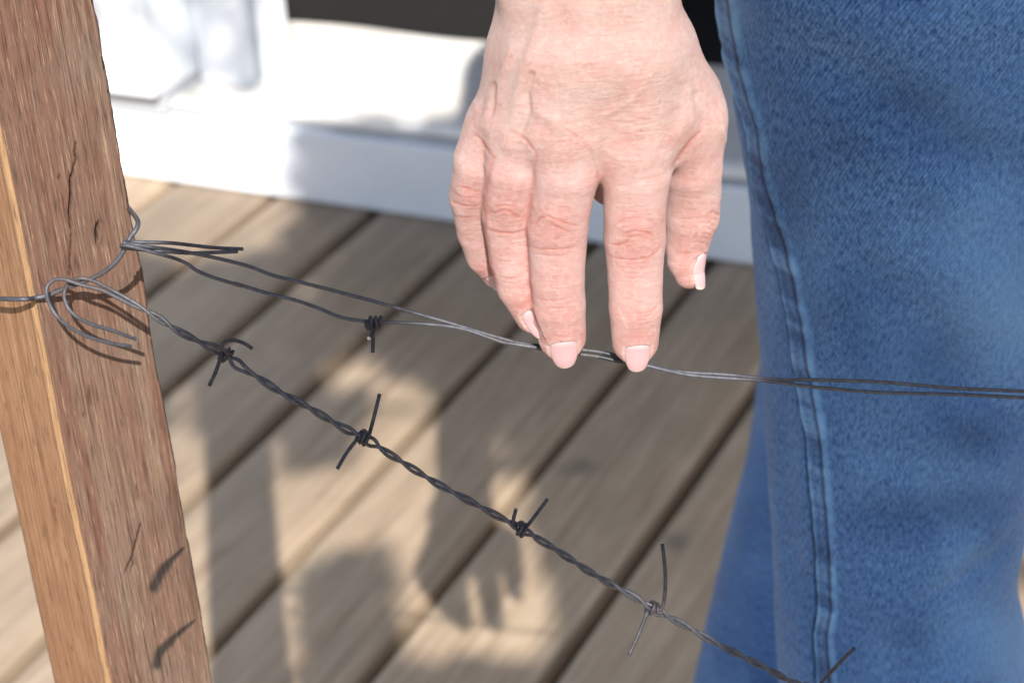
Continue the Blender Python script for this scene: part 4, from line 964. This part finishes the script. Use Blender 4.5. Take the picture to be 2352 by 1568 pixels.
# ------------------------------------------------------------------ jeans and shirt
def leg_rows(ctrl, n):
    C = catmull(np.array(ctrl, float), n); return C
def build_clothes(root):
    # main leg rows: left edge px, right edge px, row px, depth m, front-to-back factor
    def row(uL, uR, v, Z, f=1.1):
        c = at((uL + uR) / 2, v, Z); return [*c, (uR - uL) / 2 / FPX * Z, f]
    top = [[*(HIP_R + np.array([0.03, 0.03, 0.06])), 0.125, 1.0]]
    main = top + [row(1610, 2660, -260, 1.020), row(1652, 2600, 0, 1.030), row(1692, 2545, 230, 1.040), row(1722, 2500, 440, 1.050), row(1737, 2462, 640, 1.065), row(1748, 2425, 840, 1.080), row(1760, 2385, 1020, 1.090), row(1776, 2350, 1200, 1.100),
                  row(1778, 2332, 1310, 1.105), row(1783, 2345, 1420, 1.110), row(1793, 2362, 1560, 1.120), row(1812, 2392, 1800, 1.140)]
    b = np.array(main[-1][:3]); foot = np.array([b[0] + 0.02, b[1] + 0.03, 0.05])
    main += [[*(b + (foot - b) * 0.4), 0.066, 1.1], [*(b + (foot - b) * 0.7), 0.068, 1.15], [*foot, 0.078, 1.2]]
    def tube_rows(C, nth, key):
        n = len(C); th = np.arange(nth) * 2 * math.pi / nth
        V = []; 
        ax = RR * np.array([1, 1, 0]); ax /= np.linalg.norm(ax); bx = np.array([-ax[1], ax[0], 0])
        for i in range(n):
            p = C[i, :3]; rx = C[i, 3]; ry = rx * C[i, 4]
            V.append(p + (-np.cos(th) * rx)[:, None] * ax + (-np.sin(th) * ry)[:, None] * bx)
        V = np.concatenate(V); i = np.arange(n - 1)[:, None] * nth; j = np.arange(nth)[None, :]; jn = (j + 1) % nth
        F = np.stack([i + j, i + jn, i + nth + jn, i + nth + j], -1).reshape(-1, 4)
        arc = np.r_[0, np.cumsum(np.linalg.norm(np.diff(C[:, :3], axis=0), axis=1))]
        st = np.stack([np.tile(th * 0.085, n), -np.repeat(arc, nth), np.full(n * nth, key)], 1)
        return V, F, st
    def folds(V, F, seam=None):
        N = vnormals(V, F)
        if (N * (V - V.mean(0))).sum() < 0: N = -N
        q = V - CP; Z = q @ fw; U = 1176 + FPX * (q @ RR) / Z; W_ = 784 + FPX * (q @ DD) / Z; front = sm(-0.25, 0.2, -(N @ fw))
        dis = 0.0016 * hashnoise(V * np.array([1, 1, 0.8]), 17, 41, 2) + 0.0007 * hashnoise(V, 48, 42, 2) + 0.0002 * hashnoise(V, 160, 43, 2)
        fade_and_lit = 0.14 * sm(0.0, 0.6, hashnoise(V, 24, 44, 3)); dark = 0.16 * sm(0.1, 0.6, hashnoise(V, 21, 46, 3)); rust = np.zeros(len(V))
        return N, U, W_, front, dis, fade_and_lit, dark, rust
    C = leg_rows(main, 1000); V, F, st = tube_rows(C, 760, 0.1)
    N, U, W_, fr, dis, fade_and_lit, dark, rust = folds(V, F)
    # big soft folds of the front panel: (polyline, width px, depth mm)
    for poly, w, h_ in [([(1840, 130), (2030, 220), (2200, 330), (2360, 420)], 60, -3.2), ([(1900, 60), (2120, 160), (2352, 260)], 45, 1.2), ([(1960, 330), (2130, 420), (2300, 520)], 60, 2.0), ([(1830, 560), (2000, 640), (2170, 800), (2330, 980)], 60, -3.0),
                        ([(2060, 560), (2200, 640), (2352, 740)], 90, 3.2), ([(1930, 780), (2100, 960), (2250, 1110)], 70, 2.0), ([(2160, 820), (2260, 900), (2352, 1010)], 26, -2.6), ([(1900, 470), (1960, 540), (2010, 640)], 34, -1.2),
                        ([(2352, 1200), (2290, 1270), (2200, 1340), (2080, 1400)], 20, -2.2), ([(2352, 1150), (2250, 1230), (2120, 1290)], 34, 1.8), ([(1930, 1270), (2040, 1400), (2090, 1568)], 60, 2.2), ([(1960, 1180), (2100, 1190), (2240, 1130)], 40, -1.6),
                        ([(2290, 1400), (2240, 1568)], 50, 2.6), ([(2180, 1400), (2150, 1568)], 40, -1.6), ([(1765, 1000), (1790, 1180), (1800, 1400)], 16, 1.0), ([(1800, 900), (1815, 1150), (1830, 1400)], 18, -1.3), ([(1920, 900), (1960, 1100)], 26, .8)]:
        ds, f, _ = pdist(U, W_, poly); g = np.exp(-(ds / w) ** 2) * fr * np.sin(np.pi * np.clip(f, 0.06, 0.94)) ** 0.7; dis += 0.001 * h_ * g
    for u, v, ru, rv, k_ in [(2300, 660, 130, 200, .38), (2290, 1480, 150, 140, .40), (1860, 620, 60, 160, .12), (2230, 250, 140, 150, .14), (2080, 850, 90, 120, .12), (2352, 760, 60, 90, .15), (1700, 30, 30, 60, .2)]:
        fade_and_lit += k_ * np.exp(-((U - u) / ru) ** 2 - ((W_ - v) / rv) ** 2) * fr  # faded patches; those at the right also paint in the sunlight
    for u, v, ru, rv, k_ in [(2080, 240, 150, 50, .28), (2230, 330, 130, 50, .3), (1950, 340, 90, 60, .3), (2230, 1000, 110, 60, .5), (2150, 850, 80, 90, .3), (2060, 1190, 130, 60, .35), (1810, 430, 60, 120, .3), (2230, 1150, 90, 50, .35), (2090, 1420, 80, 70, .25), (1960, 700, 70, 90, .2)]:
        dark += k_ * np.exp(-((U - u) / ru) ** 2 - ((W_ - v) / rv) ** 2) * fr  # shade of the folds put into the colour
    # felled outseam: raised flap on its right side with a worn ridge and two lines of stitching
    seam = [(1640, -120), (1653, 0), (1673, 138), (1699, 231), (1725, 308), (1733, 410), (1752, 482), (1771, 554), (1791, 630), (1812, 735), (1828, 851), (1854, 982), (1865, 1113), (1880, 1271), (1883, 1402), (1873, 1454), (1880, 1565), (1886, 1720)]
    sx, sy = np.array(seam).T; su = np.interp(W_, sy, sx); wid = np.interp(W_, [0, 300, 500, 900, 1568], [34, 32, 35, 36, 35])
    s_ = np.where(-(N @ fw) > -0.02, U - su, 500.0); inb = np.exp(-((s_ - wid / 2) / (wid * 0.55)) ** 6)
    dis += 0.0018 * sm(-2.5, 2.5, s_) * sm(wid + 9, wid - 3, s_)                       # the flap
    dis += 0.0007 * np.exp(-((s_ - 4) / 4.5) ** 2) - 0.0007 * np.exp(-((s_ + 5) / 4) ** 2) - 0.0006 * np.exp(-((s_ - wid + 6) / 3) ** 2) + 0.0006 * np.exp(-((s_ - wid - 3) / 7) ** 2)
    puck = 1.5 * hashnoise(np.stack([V[:, 2] * 0, V[:, 2] * 0, V[:, 2] + 0.05 * V[:, 0]], 1), 150, 51, 2)
    dis += 0.0007 * puck * inb
    fade_and_lit += 1.0 * np.exp(-((s_ - 2) / 3.4) ** 2) * (0.85 + 0.4 * puck) + 0.55 * np.exp(-((s_ - wid - 3) / 5.5) ** 2) * (0.7 + 0.5 * puck) + 0.34 * inb * sm(0.05, 0.5, puck)  # seam wear plus painted highlights on ridge and puckers
    dark += 0.95 * np.exp(-((s_ + 6) / 5) ** 2) + 0.75 * np.exp(-((s_ - wid + 6) / 3.2) ** 2) + 0.34 * inb * sm(0.0, -0.45, puck)  # shade of grooves and puckers put into the colour
    stitch = (np.sin(V[:, 2] / 0.0029 * 2 * math.pi) > -0.1)
    rust += 0.55 * (np.exp(-((s_ - wid + 7) / 1.9) ** 2) + np.exp(-((s_ - 13) / 1.9) ** 2)) * stitch * fr
    dis += 0.00025 * (np.exp(-((s_ - wid + 7) / 1.9) ** 2) + np.exp(-((s_ - 13) / 1.9) ** 2)) * stitch * fr
    V = V + N * dis[:, None]
    # other leg, set back
    f2 = np.array([0.06, 1.36, 0.05]); 
    oth = [[*(HIP_L + np.array([-0.02, 0.0, 0.06])), 0.125, 1.0], [*(HIP_L + np.array([-0.05, 0, -0.22])), 0.10, 1.0], row(1745, 2260, 850, 1.52), row(1708, 2215, 1087, 1.53), row(1655, 2160, 1297, 1.54), row(1618, 2125, 1454, 1.55), row(1592, 2095, 1580, 1.56), row(1550, 2040, 1800, 1.57)]
    b2 = np.array(oth[-1][:3]); f2 = b2 + (b2 - np.array(oth[-3][:3])) / (oth[-3][2] - b2[2]) * (b2[2] - 0.05) * 0.8; f2[2] = 0.05
    oth += [[*((b2 + f2) / 2), 0.078, 1.1], [*f2, 0.085, 1.15]]
    C2 = leg_rows(oth, 240); Vb, Fb, stb = tube_rows(C2, 160, 0.7)
    N2, U2, W2, fr2, dis2, fade2, dark2, rust2 = folds(Vb, Fb); Vb = Vb + N2 * dis2[:, None] * 1.5
    # seat joining both legs
    G = Field((40, 900, 600), (640, 1600, 1120), 6.0)
    chain(G, [(*(HIP_R * 1000 + [25, 30, 45]), 122), (*(HIP_L * 1000 + [-10, 0, 45]), 122)], 30, 8)
    chain(G, [(*(HIP_R * 1000 + [25, 25, 30]), 118), (*(np.array(main[1][:3]) * 1000), 96)], 40, 8); chain(G, [(*(HIP_L * 1000 + [-10, 0, 30]), 118), (*(HIP_L * 1000 + [-50, 0, -220]), 90)], 40, 8)
    V5, Q5, _ = surface(G); V5 = relax(V5, Q5, 2); N5 = vnormals(V5, Q5)
    if (N5 * (V5 - V5.mean(0))).sum() < 0: Q5 = Q5[:, ::-1].copy()
    V5 = V5 / 1000
    allV = np.concatenate([V, Vb, V5]); allF = np.concatenate([F, Fb + len(V), Q5 + len(V) + len(Vb)])
    col = np.concatenate([np.stack([np.clip(fade_and_lit, 0, 1), np.clip(dark, 0, 1), np.clip(rust, 0, 1)], 1), np.stack([fade2, np.clip(dark2 + 0.1, 0, 1), rust2], 1), np.zeros((len(V5), 3))])
    ST = np.concatenate([st, stb, V5])
    mesh('jeans', allV, allF, DENIM, root, attrs={'col': col}, uv=ST)
    # shirt with rolled sleeves
    S = Field((40, 880, 950), (600, 1560, 1560), 7.0); mm = lambda p, r: (*(np.asarray(p) * 1000), r)
    chain(S, [mm((SH_R + SH_L) / 2 - np.array([0, 0, .06]), 125), mm((HIP_R + HIP_L) / 2 + np.array([0, 0, 0.11]), 138)], 40, 10)
    chain(S, [mm(SH_R + np.array([.02, .02, -.01]), 66), mm(NECK - np.array([0, 0, 0.045]), 66), mm(SH_L - np.array([.02, .02, .01]), 66)], 30, 10)
    chain(S, [mm(SH_R, 64), mm(SH_R + (ELBOW - SH_R) * 0.72, 54)], 24, 8); EL = SH_L + np.array([0.05, 0.03, -0.29]); chain(S, [mm(SH_L, 64), mm(SH_L + (EL - SH_L) * 0.72, 54)], 24, 8)
    for s_ in (-1, 1): chain(S, [mm((HIP_R + HIP_L) / 2 + SIDE * 0.06 * s_ + np.array([0, 0, 0.10]), 140), mm((SH_R + SH_L) / 2 + SIDE * 0.06 * s_ - np.array([0, 0, 0.1]), 120)], 40, 10)
    V6, Q6, _ = surface(S); V6 = relax(V6, Q6, 2); N6 = vnormals(V6, Q6)
    if (N6 * (V6 - V6.mean(0))).sum() < 0: Q6 = Q6[:, ::-1].copy(); N6 = -N6
    V6 = V6 / 1000 + N6 * (hashnoise(V6 / 1000, 14, 61, 2) * 0.008)[:, None]; mesh('shirt', V6, Q6, SHIRT, root)
    for c_, nm in ((foot, 'boot'), (f2, 'boot')):
        B = Field((c_ - np.array([.25, .25, .06])) * 1000, (c_ + np.array([.25, .25, .12])) * 1000, 5.0); g = np.array([c_[0], c_[1], 0]); dr = FACE
        chain(B, [mm(g - dr * 0.07 + np.array([0, 0, .035]), 33), mm(g + dr * 0.06 + np.array([0, 0, .034]), 33), mm(g + dr * 0.15 + np.array([0, 0, .036]), 34)], 10, 8); chain(B, [mm(g - dr * 0.03 + np.array([0, 0, .05]), 40), mm(g - dr * 0.03 + np.array([0, 0, .10]), 42)], 20, 8)
        sl, X, Y, Zz = B.view(B.lo, B.lo + B.n * B.h); B.D[sl] = np.maximum(B.D[sl], 1.0 - Zz)
        V7, Q7, _ = surface(B); V7 = relax(V7, Q7, 2); N7 = vnormals(V7, Q7)
        if (N7 * (V7 - V7.mean(0))).sum() < 0: Q7 = Q7[:, ::-1].copy()
        mesh('boot', V7 / 1000, Q7, LEATHER, root)
build_person()

# ------------------------------------------------------------------ added tree, unseen behind the camera: leaves placed to shape the sunlight
def build_added_tree():
    root = empty('added_shade_tree', (1.35, -1.25, -0.58)); tag(root, 'added unseen tree behind the viewpoint, its leaves placed to dapple the deck with shade', 'tree')
    x_ = np.cross(L, [0, 0, 1.0]); x_ /= np.linalg.norm(x_); y_ = np.cross(L, x_)
    bl = lambda P: np.stack([np.asarray(P) @ x_, np.asarray(P) @ y_], -1)
    # what has to stay in the sun: hand, forearm, post, wires
    keep = []
    for u in range(1050, 1680, 22):
        for v in range(-200, 850, 22): keep.append(at(u, v, Z0 - 0.04))
    for v in range(-300, 1700, 30):
        for u in (-170, -140, -110, -80, -50, -25, 0, 30, 60, 90, 120, 150): keep.append(at(u + 0.16 * v, v, Z0 + 0.02))
    keep = bl(np.array(keep))
    def lit(u, v):
        def e(cx, cy, rx, ry, p=1.0): return p * math.exp(-(((u - cx) / (rx + 34)) ** 2 + ((v - cy) / (ry + 30)) ** 2) ** 2)
        k = 0
        for q in ((400, 400, 300, 110), (450, 490, 240, 110), (430, 620, 110, 90, .6), (560, 690, 170, 90, .45), (415, 1280, 50, 460), (-20, 1500, 130, 420), (930, 1010, 95, 150), (850, 1150, 190, 110), (690, 1210, 120, 110), (960, 1200, 70, 70, .8),
                  (820, 860, 130, 70, .65), (700, 1480, 190, 90, .55), (960, 1500, 150, 80, .35), (1150, 1380, 170, 130, 1.0), (1160, 960, 40, 110, .6), (1300, 1500, 120, 100, .6)):
            k = max(k, e(*q))
        return k
    Lf = []; tries = 0
    def add(T, p_shade):
        if random.random() > p_shade: return
        y = -0.75 + random.uniform(-0.3, 0.3); Qp = T - L * ((T[1] - y) / L[1]); b = bl(Qp)
        if np.min(np.hypot(*(keep - b).T)) < 0.028: return
        Lf.append(Qp)
    for _ in range(5200):                       # leaves over the deck
        u = random.uniform(250, 1500); v = random.uniform(380, 1620); T = deck(u, v)
        q = lit(u, v); add(T, 0.8 * (1 - 0.7 * q) if q < 0.6 else 0.0)
    for _ in range(900):                        # over the step, right of the jamb
        a = random.uniform(0.03, 0.5); T = WO + WE * a + np.array([0, 0, random.uniform(-.02, 0.11)]); add(T, float(sm(0.02, 0.12, a)))
    for _ in range(500):
        a = random.uniform(0.24, 0.6); T = WO + WE * a + WM * random.uniform(0, .3) + np.array([0, 0, 0.11]); add(T, 0.9)
    for _ in range(900):                        # thin leaf shade over the wall and jamb
        a = random.uniform(-0.55, 0.0); T = WO + WE * a + np.array([0, 0, random.uniform(0.0, 0.36)]); add(T, 0.03)
    for _ in range(120):
        T = WO + WE * random.uniform(-0.17, -0.02) + WM * 0.07 + np.array([0, 0, random.uniform(0.1, 0.34)]); add(T, 0.5)
    for _ in range(2600):                       # over the jeans
        u = random.uniform(1600, 2750); v = random.uniform(-500, 1900); T = at(u, v, 1.0)
        g = max(math.exp(-((u - 2360) / 130) ** 2 - ((v - 660) / 200) ** 2), .5 * math.exp(-((u - 2390) / 120) ** 2 - ((v - 1480) / 160) ** 2), .55 * math.exp(-((u - 2250) / 150) ** 2 - ((v - 60) / 120) ** 2))
        add(T, 0.52 * (1 - 0.5 * g))
    V = []; F = []
    prof = [(0, 0.0), (0.15, 0.55), (0.4, 1.0), (0.65, 0.85), (0.88, 0.4), (1, 0.0)]
    for c in Lf:
        a = np.array([random.gauss(0, 1) for _ in range(3)]); nrm = -L + 0.55 * a / np.linalg.norm(a); nrm /= np.linalg.norm(nrm)
        d = np.cross(nrm, np.array([random.gauss(0, 1) for _ in range(3)])); d /= np.linalg.norm(d); s_ = np.cross(nrm, d)
        ln = random.uniform(0.035, 0.06); wd = ln * 0.27; o = len(V)
        for t, w in prof:
            m = c + d * ln * (t - 0.5) - nrm * 0.12 * ln * (2 * t - 1) ** 2
            V += [m - s_ * w * wd + nrm * 0.15 * wd * w, m, m + s_ * w * wd + nrm * 0.15 * wd * w]
        for i in range(5): F += [(o + 3 * i, o + 3 * i + 1, o + 3 * i + 4, o + 3 * i + 3), (o + 3 * i + 1, o + 3 * i + 2, o + 3 * i + 5, o + 3 * i + 4)]
    mesh('shade_foliage', np.array(V), F, ADDED_LEAF, root)
    tr = catmull(np.array([(1.35, -1.25, -0.58), (1.33, -1.22, 0.4), (1.22, -1.18, 1.4), (1.10, -1.12, 2.2), (0.9, -1.05, 3.0)]), 40)
    parts = [tube(tr, np.linspace(0.11, 0.035, 40), 14)]
    for k in range(26):
        tgt = Lf[random.randrange(len(Lf))]; i = random.randrange(22, 39); p = tr[i]; mid = (p + tgt) / 2 + np.array([0, 0, 0.12])
        b = bl(np.stack([p + (mid - p) * t for t in np.linspace(0, 1, 12)] + [mid + (tgt - mid) * t for t in np.linspace(0, 1, 12)]))
        if min(np.min(np.hypot(*(keep - q).T)) for q in b) < 0.02: continue
        parts.append(tube(catmull(np.array([p, mid, tgt]), 16), np.linspace(0.016, 0.002, 16), 7))
    a, b = join(parts); mesh('trunk', a, b, BARK, root)
build_added_tree()
